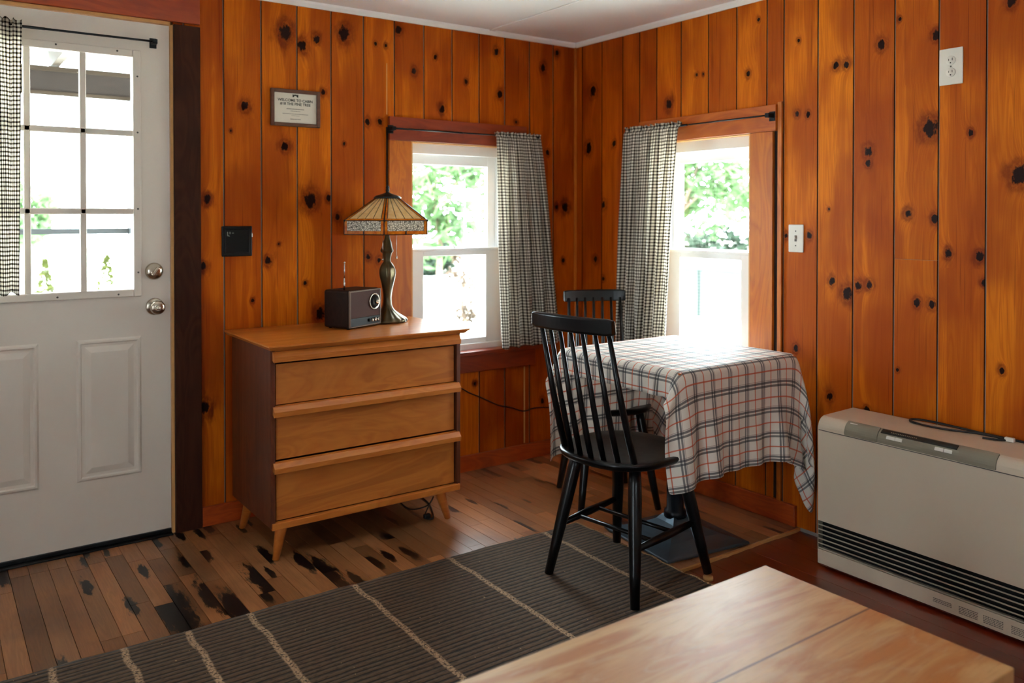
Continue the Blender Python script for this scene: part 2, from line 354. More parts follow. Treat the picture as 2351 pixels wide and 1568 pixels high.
def prism(bm, poly, h0, h1, axis='z', bevel=0.0):
    """extrude a 2-D outline; axis z: poly (x,y); axis x: poly (y,z); axis y: poly (x,z)"""
    def P(a, b, h): return {'z': (a, b, h), 'x': (h, a, b), 'y': (a, h, b)}[axis]
    A = [bm.verts.new(P(a, b, h0)) for a, b in poly]; B = [bm.verts.new(P(a, b, h1)) for a, b in poly]
    n = len(poly); fs = [bm.faces.new(A), bm.faces.new(list(reversed(B)))]
    for i in range(n): fs.append(bm.faces.new((A[i], B[i], B[(i + 1) % n], A[(i + 1) % n])))
    if bevel > 0:
        es = list(set(e for f in fs[:2] for e in f.edges)); bmesh.ops.bevel(bm, geom=es, offset=bevel, segments=2, affect='EDGES', profile=0.5)

def obj(name, bm, mats, parent=None, recalc=True, loc=None):
    if recalc: bmesh.ops.recalc_face_normals(bm, faces=bm.faces[:])
    me = bpy.data.meshes.new(name); bm.to_mesh(me); bm.free()
    for m in (mats if isinstance(mats, (list, tuple)) else [mats]): me.materials.append(m)
    o = bpy.data.objects.new(name, me); COL.objects.link(o)
    if loc: o.location = loc
    if parent is not None: o.parent = parent
    return o
def B(): return bmesh.new()
def tag(o, label, cat, group=None, kind=None):
    o['label'] = label; o['category'] = cat
    if group: o['group'] = group
    if kind: o['kind'] = kind
    return o
def thing(name, label, cat, loc=(0, 0, 0), rz=0, group=None):
    o = bpy.data.objects.new(name, None); o.empty_display_size = 0.1; COL.objects.link(o)
    o.location = loc; o.rotation_euler = (0, 0, rz); return tag(o, label, cat, group)
def struct(o): o['kind'] = 'structure'; return o
def copy_tree(o, parent=None):
    c = o.copy(); COL.objects.link(c)
    if parent is not None: c.parent = parent
    for ch in list(o.children): copy_tree(ch, c)
    return c
def solid(o, th):
    m = o.modifiers.new('solid', 'SOLIDIFY'); m.thickness = th; m.offset = 0; return o
def text(name, s, size, loc, rot, mat, parent, bold=0.0):
    cu = bpy.data.curves.new(name, 'FONT'); cu.body = s; cu.size = size; cu.align_x = 'CENTER'; cu.extrude = 0.0002; cu.offset = bold
    t = bpy.data.objects.new(name, cu); COL.objects.link(t); dg = bpy.context.evaluated_depsgraph_get()
    me = bpy.data.meshes.new_from_object(t.evaluated_get(dg)); bpy.data.objects.remove(t); bpy.data.curves.remove(cu)
    me.materials.clear(); me.materials.append(mat)
    o = bpy.data.objects.new(name, me); COL.objects.link(o); o.location = loc; o.rotation_euler = rot; o.parent = parent; return o

# ------------------------------------------------------------------ board work
FAR = (1000.0, 1000.0, 0.01)
def board_sheet(name, boards, mapf, mat, knots=(), openings=(), depth=0.009, bev=0.0034, butts=(), seed=1, back=None, tones=None, stains=None, join=True):
    """boards: list of (u0,u1,v0,v1). Real grooves between boards; knot data goes on the faces."""
    rng = random.Random(seed); bm = B(); uvl = bm.loops.layers.uv.new('UVMap')
    ka = bm.faces.layers.float_vector.new('ka'); kb = bm.faces.layers.float_vector.new('kb'); tn = bm.faces.layers.float_vector.new('tone')
    def quad(ps, A, Bk, T, mi=0):
        f = bm.faces.new([bm.verts.new(mapf(u, d, v)) for u, d, v in ps])
        for l, (u, d, v) in zip(f.loops, ps): l[uvl].uv = (u, v)
        f[ka] = A; f[kb] = Bk; f[tn] = T; f.material_index = mi
    for bi, (u0, u1, v0, v1) in enumerate(boards):
        T0 = tones(bi, u0, u1) if tones else rng.uniform(0.82, 1.1); T = (T0, rng.uniform(0, 60), rng.random() if stains is not None else 0.0)
        cu = sorted(set([u0, u1] + [q for o in openings for q in o[:2] if u0 + 1e-4 < q < u1 - 1e-4]))
        for a, b in zip(cu[:-1], cu[1:]):
            mid = (a + b) / 2; ivs = [(v0, v1)]
            for o in openings:
                if o[0] < mid < o[1]:
                    new = []
                    for p, q in ivs:
                        if o[2] > p: new.append((p, min(q, o[2])))
                        if o[3] < q: new.append((max(p, o[3]), q))
                        if o[2] >= q or o[3] <= p: pass
                    ivs = [(p, q) for p, q in new if q - p > 1e-4]
            for p, q in ivs:
                if back: box(bm, 0, 0.0001, 0, 0.0001, 0, 0.0001) if False else None
                ks = sorted([k for k in knots if u0 <= k[0] < u1 and p - 0.02 < k[1] < q + 0.02], key=lambda k: k[1])
                groups = []
                for k in ks:
                    if groups and k[1] - groups[-1][-1][1] < 0.075 and len(groups[-1]) < 2: groups[-1].append(k)
                    else: groups.append([k])
                if not groups: groups = [[FAR]]
                cuts = [p] + [min(q, max(p, (groups[i][-1][1] + groups[i + 1][0][1]) / 2)) for i in range(len(groups) - 1)] + [q]
                for gi, gr in enumerate(groups):
                    y0, y1 = cuts[gi], cuts[gi + 1]
                    if y1 - y0 < 1e-4: continue
                    A = gr[0]; Bk = gr[1] if len(gr) > 1 else FAR
                    l = a + bev if a == u0 else a; r = b - bev if b == u1 else b
                    s0 = bev * 0.6 if (gi == 0 and stains is not None) else 0; s1 = bev * 0.6 if (gi == len(groups) - 1 and stains is not None) else 0
                    quad([(l, 0, y0 + s0), (r, 0, y0 + s0), (r, 0, y1 - s1), (l, 0, y1 - s1)], A, Bk, T)
                    TD = (T[0], T[1], 0.8)
                    if a == u0: quad([(a + 0.0008, depth, y0), (l, 0, y0 + s0), (l, 0, y1 - s1), (a + 0.0008, depth, y1)], A, Bk, TD)
                    if b == u1: quad([(r, 0, y0 + s0), (b - 0.0008, depth, y0), (b - 0.0008, depth, y1), (r, 0, y1 - s1)], A, Bk, TD)
    return bm

def wall_core(bm, mapf, u0, u1, v0, v1, openings, d0, d1, mi):
    cu = sorted(set([u0, u1] + [q for o in openings for q in o[:2]]))
    for a, b in zip(cu[:-1], cu[1:]):
        mid = (a + b) / 2; ivs = [(v0, v1)]
        for o in openings:
            if o[0] < mid < o[1]: ivs = [(v0, o[2]), (o[3], v1)]
        for p, q in ivs:
            if q - p < 1e-3: continue
            P = [mapf(*t) for t in ((a, d0, p), (b, d1, q))]
            box(bm, *sorted((P[0][0], P[1][0])), *sorted((P[0][1], P[1][1])), *sorted((P[0][2], P[1][2])), mat=mi)

# ------------------------------------------------------------------ the room
KL= [(-1.641,2.08,0.0322),(-1.566,2.032,0.0223),(-1.498,2.07,0.0163),(-1.366,2.112,0.029),(-1.089,2.165,0.0171),(-1.006,1.978,0.015),(-0.89,2.058,0.0109),(-0.851,1.808,0.0173),(-0.712,1.954,0.0111),(-0.527,2.127,0.016),(-0.505,1.911,0.0182),(-0.225,2.076,0.019),(-0.13,2.164,0.012),(-1.208,2.085,0.0084),(-1.156,2.081,0.0085),(-1.467,1.836,0.0121),(-1.253,1.718,0.0144),(-1.188,1.722,0.0125),(-1.645,1.586,0.0178),(-1.819,1.748,0.0176),(-1.976,1.35,0.0173),(-1.721,1.09,0.0157),(-1.995,1.074,0.0153),(-1.53,1.352,0.0319),(-1.442,1.363,0.0141),(-1.4,1.278,0.0141),(-1.485,0.845,0.0242),(-1.989,0.491,0.0235),(-1.249,1.092,0.0123),(-1.194,1.076,0.0124),(-0.403,1.774,0.0092),(-0.195,1.624,0.0141),(-0.075,1.333,0.0238),(-0.132,1.333,0.0118),(-0.087,1.041,0.0119),(-0.661,0.436,0.009),(-0.23,0.292,0.0143),(-1.877,1.64,0.0058),(-1.788,0.921,0.0078),(-1.673,1.161,0.0059),(-0.431,2.269,0.0093),(-1.368,1.611,0.0081),(-1.555,0.985,0.008)]
KR= [(-0.143,1.951,0.0261),(-0.112,1.65,0.0261),(-0.166,1.052,0.0164),(-0.228,1.343,0.0185),(-0.229,0.951,0.0116),(-0.701,1.82,0.0216),(-0.876,1.938,0.0084),(-0.916,1.936,0.0063),(-1.171,1.901,0.012),(-1.225,2.126,0.008),(-1.419,1.701,0.0115),(-1.47,1.696,0.0114),(-1.424,2.004,0.0077),(-1.596,1.875,0.0131),(-1.641,1.872,0.013),(-1.479,1.203,0.0132),(-1.368,1.2,0.0115),(-1.568,1.31,0.0056),(-1.583,1.025,0.0148),(-1.65,0.978,0.0239),(-1.697,1.015,0.0146),(-1.742,1.018,0.0145),(-1.734,1.527,0.0199),(-1.734,1.484,0.0127),(-1.786,1.924,0.0182),(-1.857,2.006,0.0073),(-1.993,1.925,0.0159),(-1.972,1.595,0.0298),(-1.991,1.272,0.0139),(-1.893,1.291,0.0141),(-2.114,1.567,0.0103),(-2.147,1.145,0.0153),(-2.039,1.152,0.0138),(-1.928,0.968,0.0141),(-1.983,0.965,0.014),(-1.417,0.735,0.0134),(-1.576,0.565,0.0151),(-2.241,1.989,0.0155),(-2.269,1.416,0.0285),(-2.162,1.054,0.0102),(-1.734,0.54,0.0129),(-0.713,1.63,0.0086),(-0.537,1.144,0.011),(-2.22,0.766,0.0103),(-1.855,0.711,0.0072),(-0.312,1.659,0.0138),(-1.263,0.267,0.0121)]
ST= [(-2.277, -0.7, 45), (-1.97, -0.639, 30), (-2.146, -0.679, 30), (-2.109, -0.819, 30), (-1.755, -0.748, 30), (-2.292, -0.322, 12), (-1.789, -0.586, 20), (-2.386, -0.585, 14), (-1.435, -0.74, 14), (-1.512, -0.711, 14), (-0.912, -0.755, 10), (-0.932, -0.384, 8), (-0.853, -0.51, 9), (-0.508, -0.345, 9), (-0.486, -0.402, 9), (-2.619, -0.917, 18), (-2.453, -0.114, 10), (-2.372, -0.073, 9), (-1.578, -0.736, 14), (-0.725, -0.532, 6), (-1.694, -0.835, 14), (-0.96, -1.176, 12), (-0.009, -1.144, 8), (-0.191, -1.177, 8), (-0.186, -1.051, 8), (-0.477, -0.084, 9)]

ML = lambda u, d, v: (u, d, v)      # wall at y = 0, d goes outward
MR = lambda u, d, v: (d, u, v)      # wall at x = 0
H = 2.228
XW, YW = -4.5, -5.2
WIN1 = (-1.065, -0.44, 0.60, 1.64); WIN2 = (-1.235, -0.61, 0.60, 1.64)
DOOR = (-2.955, -2.108, -0.05, 2.062)
jl = [-(0.1569 + 0.1591 * i) for i in range(11)]
jl = [0.0] + jl; x = jl[-1]
while x > XW: x -= 0.1591; jl.append(x)
bl = [(b, a, 0, H) for a, b in zip(jl[:-1], jl[1:])]
tl = [0.76, .76, .80, 0.84, 0.90, 0.92, 0.98, .94, .96, 1.0, .97, .95, .92, .86]  # boards darker and redder towards the corner, its shade put into their tone
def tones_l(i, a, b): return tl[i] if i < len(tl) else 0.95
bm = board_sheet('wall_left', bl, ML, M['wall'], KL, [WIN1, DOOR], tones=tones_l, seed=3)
wall_core(bm, ML, XW - 0.12, 0.12, -0.05, H, [WIN1, DOOR], 0.005, 0.12, 1)
struct(obj('wall_left', bm, [M['wall'], M['exterior']], recalc=False))
jr = [0, -.057, -.217, -.377, -.5, -.619, -.779, -.946, -1.108, -1.269, -1.354, -1.516, -1.673, -1.839, -2.003, -2.165]
y = jr[-1]
while y > YW: y -= 0.16; jr.append(y)
br = []
for a, b in zip(jr[:-1], jr[1:]):
    if abs(a + 1.839) < 1e-6: br += [(b, a, 0, 1.1225), (b, a, 1.1235, H)]
    else: br.append((b, a, 0, H))
tr = [.74, .72, .76, .80, .84, .90, 1.0, 1.02, 1.02, 1.0, 1.06, 1.12, 1.0, 1.1, 1.02, .96, 1.04, 1.0]  # corner shade put into the tone of the first boards here too
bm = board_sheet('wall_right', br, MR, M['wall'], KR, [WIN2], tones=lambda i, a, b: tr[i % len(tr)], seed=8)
wall_core(bm, MR, YW - 0.12, 0.0, -0.05, H, [WIN2], 0.005, 0.12, 1)
struct(obj('wall_right', bm, [M['wall'], M['exterior']], recalc=False))
# the two walls behind the viewer, each with an opening added for fill daylight
WN3 = (-2.9, -2.3, 1.05, 1.55); PD = (-2.82, -2.38, 0.02, 1.95)
bm = B()
for a, b, p, q in ((YW - .12, PD[0], -.05, H), (PD[1], 0.0, -.05, H), (PD[0], PD[1], -.05, PD[2]), (PD[0], PD[1], PD[3], H)):
    box(bm, XW - .12, XW, a, b, p, q)
struct(obj('wall_back', bm, M['ceiling']))
bm = B()
for a, b, p, q in ((XW, WN3[0], -.05, H), (WN3[1], 0.0, -.05, H), (WN3[0], WN3[1], -.05, WN3[2]), (WN3[0], WN3[1], WN3[3], H)):
    box(bm, a, b, YW - .12, YW, p, q)
struct(obj('wall_front', bm, M['ceiling']))
for nm, fn, WN3 in (('fill_window_3', lambda u, d, v: (XW - 0.05 + d, u, v), PD), ('fill_window_4', lambda u, d, v: (u, YW - 0.05 + d, v), WN3)):  # frames of the unseen openings added to let in fill light
    bm = B()
    for a, b, p, q in ((WN3[0], WN3[0] + .05, WN3[2], WN3[3]), (WN3[1] - .05, WN3[1], WN3[2], WN3[3]), (WN3[0], WN3[1], WN3[2], WN3[2] + .05),
                       (WN3[0], WN3[1], WN3[3] - .05, WN3[3]), ((WN3[0] + WN3[1]) / 2 - .03, (WN3[0] + WN3[1]) / 2 + .03, WN3[2], WN3[3])):
        A = fn(a, -.03, p); C = fn(b, .03, q)
        box(bm, A[0], C[0], A[1], C[1], A[2], C[2])
    struct(obj(nm, bm, M['vinyl']))
# ceiling with battens and cove moulding, unseen roof with overhang added against the sun
bm = B(); box(bm, XW - .12, .12, YW - .12, .12, H, H + 0.12)
struct(obj('ceiling', bm, M['ceiling']))
bm = B(); box(bm, XW - 1.6, .15, YW - 1.6, .15, H + .121, H + .2)
tag(obj('roof', bm, M['porch']), 'unseen timber roof with overhang added to block the sun', 'roof', kind='structure')
bm = B(); box(bm, -.585, -.555, YW, -.02, H - 0.006, H, 0.002); struct(obj('trim_1', bm, M['ceiling']))
bm = B(); box(bm, -1.95, -1.92, YW, -.02, H - 0.006, H, 0.002); struct(obj('trim_2', bm, M['ceiling']))
bm = B(); prism(bm, [(0, H), (0, H - .024), (-.008, H - .024), (-.02, H - .010), (-.022, H)], XW, 0.0, 'x'); struct(obj('trim_3', bm, M['ceiling']))
bm = B(); prism(bm, [(0, H), (0, H - .024), (-.008, H - .024), (-.02, H - .010), (-.022, H)], YW, 0.0, 'y'); struct(obj('trim_4', bm, M['ceiling']))
# floors: strip floor in the corner, its edge, and the lower red floor
rng = random.Random(21); fl = []; st = []
x = 0.0; YS = -1.437
while x > XW:
    y = 0.0 - rng.uniform(0.0, 0.3)
    prev = 0.0
    while prev > YS:
        nxt = max(YS, min(prev - 0.12, y)); fl.append((x - 0.0612, x, nxt, prev)); prev = nxt; y = prev - rng.uniform(0.25, 0.95)
    x -= 0.0612
ks = [(a, b, r / 1000.0 * 3.0) for a, b, r in ST]
kn = []
for u0, u1, v0, v1 in fl:
    c = (u0 + u1) / 2; best = None
    for kx, ky, r in ks:
        if abs(kx - c) < max(0.032, r * 0.42) and v0 - .03 < ky < v1 + .03: best = (kx if abs(kx - c) > .03 else kx, min(max(ky, v0 + .01), v1 - .01), r)
    if best: kn.append((c, best[1], best))
    elif rng.random() < 0.24: kn.append((c, rng.uniform(v0, v1), (c + rng.uniform(-.03, .03), rng.uniform(v0, v1), rng.uniform(.02, .06))))
MF = lambda u, d, v: (u, v, -d)
def floor_sheet(name, boards, knots, mf, z0, mats, seed, lo, hi):
    rg = random.Random(seed); bm = B(); uvl = bm.loops.layers.uv.new('UVMap')
    ka = bm.faces.layers.float_vector.new('ka'); tn = bm.faces.layers.float_vector.new('tone')
    kd = {}
    for c, ky, k in knots:
        for i, (u0, u1, v0, v1) in enumerate(boards):
            if u0 < c < u1 and v0 <= ky <= v1: kd[i] = k
    for i, (u0, u1, v0, v1) in enumerate(boards):
        T = (rg.uniform(lo, hi) * (1 + 0.5 * min(1, max(0, (u0 + 1.5) / .4)) * (z0 == 0)), rg.uniform(0, 50), rg.random() * 0.6); A = kd.get(i, FAR); b = 0.0011  # planks lightened towards the window, its glare put into their tone
        ps = [(u0 + b, z0, v0 + b * .5), (u1 - b, z0, v0 + b * .5), (u1 - b, z0, v1 - b * .5), (u0 + b, z0, v1 - b * .5)]
        lo4 = [(u0, z0 - .003, v0), (u1, z0 - .003, v0), (u1, z0 - .003, v1), (u0, z0 - .003, v1)]
        for P in [ps] + [[lo4[k], lo4[(k + 1) % 4], ps[(k + 1) % 4], ps[k]] for k in range(4)]:
            f = bm.faces.new([bm.verts.new((u, v, z)) for u, z, v in P])
            for l, (u, z, v) in zip(f.loops, P): l[uvl].uv = (u, v)
            f[ka] = A; f[tn] = T
    return bm
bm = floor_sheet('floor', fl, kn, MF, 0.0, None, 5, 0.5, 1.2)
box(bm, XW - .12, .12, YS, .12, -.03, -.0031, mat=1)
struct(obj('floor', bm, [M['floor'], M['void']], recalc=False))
rng = random.Random(4); fl2 = []; x = 0.0
while x > XW: fl2.append((x - 0.11, x, YW, YS)); x -= 0.11
kn2 = [(-.53, -2.31, (-.53, -2.31, .05)), (-.42, -2.24, (-.42, -2.24, .03))]
bm = floor_sheet('floor', fl2, kn2, MF, -0.014, None, 9, 0.85, 1.12)
box(bm, XW - .12, .12, YW - .12, YS, -.05, -.0171, mat=1)
struct(obj('floor', bm, [M['floor_low'], M['void']], recalc=False))
bm = B(); n = 160; rg = random.Random(2)
top = []; 
for i in range(n + 1):
    xx = XW + (0 - XW) * i / n; top.append((xx, YS - 0.004 - rg.random() * 0.006))
for i in range(n):
    a, b = top[i], top[i + 1]
    vs = [bm.verts.new(p) for p in ((a[0], YS + .001, -.0005), (b[0], YS + .001, -.0005), (b[0], b[1], -.002), (a[0], a[1], -.002), (a[0], a[1] + .001, -.0135), (b[0], b[1] + .001, -.0135))]
    bm.faces.new(vs[:4]); bm.faces.new((vs[3], vs[2], vs[5], vs[4]))
struct(obj('trim_5', bm, M['raw_edge']))
# baseboards
bm = B(); box(bm, -2.004, -0.016, -.016, 0, 0, .081, .003); struct(obj('baseboard_left', bm, M['base_x']))
bm = B(); box(bm, -.018, 0, -1.427, -0.0, 0, .087, .003); struct(obj('baseboard_right', bm, M['base_y']))
# pale board seam under the corner window, second one above the window head, corner bead
bm = B(); box(bm, -.3535, -.3465, -.0015, 0.002, .085, .49); struct(obj('trim_6', bm, M['raw_edge']))
bm = B(); box(bm, -1.1535, -1.150, -.0012, 0.002, 1.76, 2.0); struct(obj('trim_7', bm, M['raw_edge']))
bm = B(); box(bm, -.012, 0, -.012, 0, .08, H - .02, .003); struct(obj('trim_8', bm, M['casing']))

# ------------------------------------------------------------------ windows
def mbox(bm, mp, u0, u1, d0, d1, v0, v1, bev=0.0, mat=0):
    A = mp(u0, d0, v0); C = mp(u1, d1, v1)
    return box(bm, *sorted((A[0], C[0])), *sorted((A[1], C[1])), *sorted((A[2], C[2])), bevel=bev, mat=mat)
def ring(bm, mp, u0, u1, v0, v1, w, d0, d1, bev=0.002, wt=None, wb=None):
    wt = wt or w; wb = wb or w
    mbox(bm, mp, u0, u0 + w, d0, d1, v0, v1, bev); mbox(bm, mp, u1 - w, u1, d0, d1, v0, v1, bev)
    mbox(bm, mp, u0 + w, u1 - w, d0, d1, v1 - wt, v1, bev); mbox(bm, mp, u0 + w, u1 - w, d0, d1, v0, v0 + wb, bev)
def make_window(name, mp, c, wd):
    a, b = c - .3125, c + .3125
    bm = B(); ring(bm, mp, a, b, .605, 1.637, .038, .022, .118, wt=.032, wb=.03)
    mbox(bm, mp, a + .03, b - .03, .022, .034, 1.585, 1.61, .002); mbox(bm, mp, a + .03, a + .046, .066, .072, .63, 1.6); mbox(bm, mp, b - .046, b - .03, .066, .072, .63, 1.6)
    w = struct(obj(name, bm, M['vinyl']))
    bm = B(); ring(bm, mp, c - .272, c + .272, 1.085, 1.606, .052, .076, .104, wt=.068, wb=.042)
    up = obj('upper_sash', bm, M['vinyl'], w)
    bm = B(); mbox(bm, mp, c - .222, c + .222, .088, .091, 1.125, 1.54); obj('glass_pane', bm, M['glass'], up)
    bm = B(); ring(bm, mp, c - .28, c + .28, .632, 1.122, .097, .036, .064, wt=.037, wb=.03)
    mbox(bm, mp, c - .27, c + .27, .028, .04, 1.108, 1.122, .003)
    lo = obj('lower_sash', bm, M['vinyl'], w)
    bm = B(); mbox(bm, mp, c - .186, c + .186, .048, .051, .66, 1.087); obj('glass_pane', bm, M['glass'], lo)
    bm = B(); A = mp(c, .055, 1.122); lathe(bm, [(.0, 0), (.019, .0), (.019, .004), (.010, .008), (.009, .012), (.0, .013)], A, 16); mbox(bm, mp, c - .02, c + .006, .049, .06, 1.132, 1.138, .002)
    obj('sash_lock', bm, M['vinyl'], lo)
    # pale wood jamb edge
    return w
make_window('window_1', ML, -.7525, 0)
make_window('window_2', MR, -.9225, 0)
def trims(n, mp, a, b, hd0, hd1, mside, mhead, horn):
    """a,b inner casing edges"""
    k = n
    def T(m, *bx, bev=.002):
        nonlocal k
        bm = B(); mbox(bm, mp, *bx, bev=bev); struct(obj('trim_%d' % k, bm, m)); k += 1
    T(mside, a - .117, a, -.018, 0, .607, 1.639); T(mside, b, b + .117, -.018, 0, .607, 1.639)
    T(mhead, hd0, hd1, -.022, 0, 1.6395, 1.75)
    T(mhead, a - horn, b + .2, -.045, .03, .585, .6065, bev=.004)
    T(mhead, a - .11, b + .188, -.016, 0, .497, .585)
    for u0, u1, v0, v1 in ((a, a + .006, .607, 1.634), (b - .006, b, .607, 1.634), (a, b, 1.634, 1.6395)):
        T(M['raw_edge'], u0, u1, -.0165, .022, v0, v1, bev=0)
    return k
k = trims(9, ML, -1.03, -.475, -1.147, -.35, M['casing'], M['casing_x'], .05)
k = trims(k, MR, -1.195, -.65, -1.33, -.52, M['casing'], M['casing_y'], .05)
# narrow stile beside the right-hand window casing
bm = B(); box(bm, -.012, 0, -1.352, -1.332, .0, 1.76, .002); struct(obj('trim_%d' % k, bm, M['casing'])); k += 1

bm = B(); box(bm, -.004, 0, -1.3325, -1.3125, .09, 1.639); struct(obj('trim_%d' % k, bm, M['gap_shade'])); k += 1  # near-black strip painted for the shadow in the casing gap
bm = B(); box(bm, -1.156, -1.1475, -.004, 0, .81, 1.70); struct(obj('trim_%d' % k, bm, M['gap_shade'])); k += 1  # painted gap shadow left of the lamp window casing
# ------------------------------------------------------------------ entry door
bm = B()
DX0, DX1, DZ0, DZ1, DT = -2.942, -2.122, 0.022, 2.045, 0.045
GX0, GX1, GZ0, GZ1 = -2.803, -2.258, .993, 1.905
for a, b, p, q in ((DX0, GX0, DZ0, DZ1), (GX1, DX1, DZ0, DZ1), (GX0, GX1, DZ0, GZ0), (GX0, GX1, GZ1, DZ1)): box(bm, a, b, 0, DT, p, q)
bmesh.ops.remove_doubles(bm, verts=bm.verts[:], dist=1e-5)
door = struct(obj('door_1', bm, M['door']))
# raised mouldings of the two lower panels
for i, (px0, px1) in enumerate(((-2.462, -2.232), (-2.828, -2.588))):
    bm = B(); pz0, pz1 = .266, .808
    prof = [(0, 0), (.007, -.007), (.013, -.0075), (.018, -.002), (.028, -.0015), (.05, -.0075)]
    loops = []
    for off, dy in prof:
        loops.append([bm.verts.new(p) for p in ((px0 + off, dy, pz0 + off), (px1 - off, dy, pz0 + off), (px1 - off, dy, pz1 - off), (px0 + off, dy, pz1 - off))])
    for A, C in zip(loops[:-1], loops[1:]):
        for j in range(4): bm.faces.new((A[j], A[(j + 1) % 4], C[(j + 1) % 4], C[j]))
    bm.faces.new(loops[-1]); obj('door_panel', bm, M['door'], door)
# glazing frame with muntins and screws
bm = B()
ring(bm, ML, GX0 - .028, GX1 + .028, GZ0 - .028, GZ1 + .028, .030, -.011, .004, .004)
fr = obj('glazing_frame', bm, M['door'], door)
bm = B()
for xx in (-2.435, -2.620): box(bm, xx - .0115, xx + .0115, -.006, .014, GZ0, GZ1, .004)
for zz in (1.300, 1.606): box(bm, GX0, GX1, -.006, .013, zz - .0115, zz + .0115, .004)
obj('muntin_grid', bm, M['door'], fr)
bm = B()
for xx, zz in ((-2.525, GZ1 + .017), (-2.315, GZ1 + .017), (-2.243, 1.83), (-2.243, 1.61), (-2.243, 1.31), (-2.243, 1.06), (-2.525, GZ0 - .016), (-2.315, GZ0 - .016), (-2.72, GZ1 + .017)):
    lathe_m = Matrix.Translation((xx, -.011, zz)) @ Matrix.Rotation(rad(90), 4, 'X')
    n0 = len(bm.verts); lathe(bm, [(.0, 0), (.0038, 0), (.003, .0015), (.0, .0015)], seg=10)
    bm.verts.ensure_lookup_table(); bmesh.ops.transform(bm, matrix=lathe_m, verts=bm.verts[n0:])
obj('screw', bm, M['grey_slot'], fr)
bm = B(); box(bm, GX0, GX1, .02, .024, GZ0, GZ1); obj('glass_pane', bm, M['glass'], door)
def knob(name, x, z, parent, kind):
    bm = B()
    if kind == 'knob': prof = [(.0, 0), (.034, 0), (.034, .004), (.030, .008), (.014, .010), (.012, .028), (.022, .036), (.028, .046), (.028, .054), (.022, .062), (.010, .064), (.0, .063)]
    else: prof = [(.0, 0), (.034, 0), (.034, .006), (.029, .013), (.020, .016), (.018, .017), (.0, .017)]
    lathe(bm, prof, seg=36)
    bmesh.ops.transform(bm, matrix=Matrix.Translation((x, 0, z)) @ Matrix.Rotation(rad(90), 4, 'X'), verts=bm.verts[:])
    k = obj(name, bm, M['chrome'], parent)
    bm = B()
    if kind == 'knob': lathe(bm, [(.0, 0), (.009, 0), (.008, .003), (.0, .003)], seg=20); bmesh.ops.transform(bm, matrix=Matrix.Translation((x, -.063, z)) @ Matrix.Rotation(rad(90), 4, 'X'), verts=bm.verts[:]); obj('lock_button', bm, M['chrome'], k)
    else: box(bm, -.006, .006, -.034, -.016, -.019, .019, .003); bmesh.ops.transform(bm, matrix=Matrix.Translation((x, 0, z)) @ Matrix.Rotation(rad(35), 4, 'Y'), verts=bm.verts[:]); obj('thumb_turn', bm, M['chrome'], k)
knob('door_knob', -2.181, .921, door, 'knob'); knob('deadbolt', -2.183, 1.062, door, 'bolt')
bm = B(); box(bm, DX0, DX1, -.006, .03, .006, .0205, .002); obj('door_sweep', bm, M['black_plastic'], door)
# door frame: jamb, stop, casings, header board, threshold
bm = B(); box(bm, -2.1185, -2.108, -.004, .12, 0.0, 2.062); box(bm, -2.955, -2.9445, -.004, .12, 0, 2.062); box(bm, -2.955, -2.108, -.004, .12, 2.0495, 2.062)
struct(obj('trim_%d' % k, bm, M['raw_edge'])); k += 1
bm = B(); box(bm, -2.1195, -2.1075, .05, .07, 0.0, 2.05); struct(obj('trim_%d' % k, bm, M['grey_slot'])); k += 1
bm = B(); box(bm, -2.1075, -2.005, -.02, 0, 0.0, 2.052, .002); struct(obj('trim_%d' % k, bm, M['dark_casing'])); k += 1
bm = B(); box(bm, -3.06, -2.9555, -.02, 0, 0.0, 2.052, .002); struct(obj('trim_%d' % k, bm, M['dark_casing'])); k += 1
bm = B(); box(bm, -3.08, -2.0045, -.014, 0, 2.063, 2.2035, .002); struct(obj('trim_%d' % k, bm, M['base_x'])); k += 1
bm = B(); box(bm, -2.944, -2.12, -.03, .12, -.004, .006, .002); struct(obj('trim_%d' % k, bm, M['black_plastic'])); k += 1

# ------------------------------------------------------------------ curtain rods and curtains
def rod(label, mp, u0, u1, v, d, br, name='curtain_rod', r=.0055, bw=.014, bh=.022):
    t = thing(name, label, 'curtain rod', mp(u0, 0, v), group=None)
    bm = B(); o = Vector(mp(u0, 0, v))
    P = lambda u, dd, z: tuple(Vector(mp(u, dd, z)) - o)
    um = u0 + (u1 - u0) * .45
    tube(bm, [P(u0, d, v), P(um, d, v)], r, 10, flat=.8); tube(bm, [P(um - .01, d, v), P(u1, d, v)], r * .8, 10, flat=.8)
    obj('rod', bm, M['black_metal'], t)
    for u in br:
        bm = B(); A = P(u - bw, -.005 + (.0 if d > 0 else 0), v - bh); C = P(u + bw, br_off(mp), v + bh * .8)
        box(bm, *sorted((A[0], C[0])), *sorted((A[1], C[1])), *sorted((A[2], C[2])), bevel=.0015)
        A = P(u - bw * .7, d - .008, v - .009); C = P(u + bw * .7, 0, v + .009)
        box(bm, *sorted((A[0], C[0])), *sorted((A[1], C[1])), *sorted((A[2], C[2])), bevel=.0015)
        obj('bracket', bm, M['black_metal'], t)
    return t
BO = {'v': 0.0}
def br_off(mp): return BO['v']
def shift(mp, s): return lambda u, d, v: mp(u, d - s, v)
rod('black rod above the window beside the lamp', shift(ML, .0225), -1.145, -.31, 1.691, -.032, (-1.145, -.31))
rod('black rod above the window behind the checked table', shift(MR, .0225), -.50, -1.315, 1.703, -.032, (-1.315, -.50))
rod('slim black rod across the top of the white door', ML, -2.88, -2.176, 1.970, -.034, (-2.183, -2.88), r=.0065, bw=.013, bh=.022)

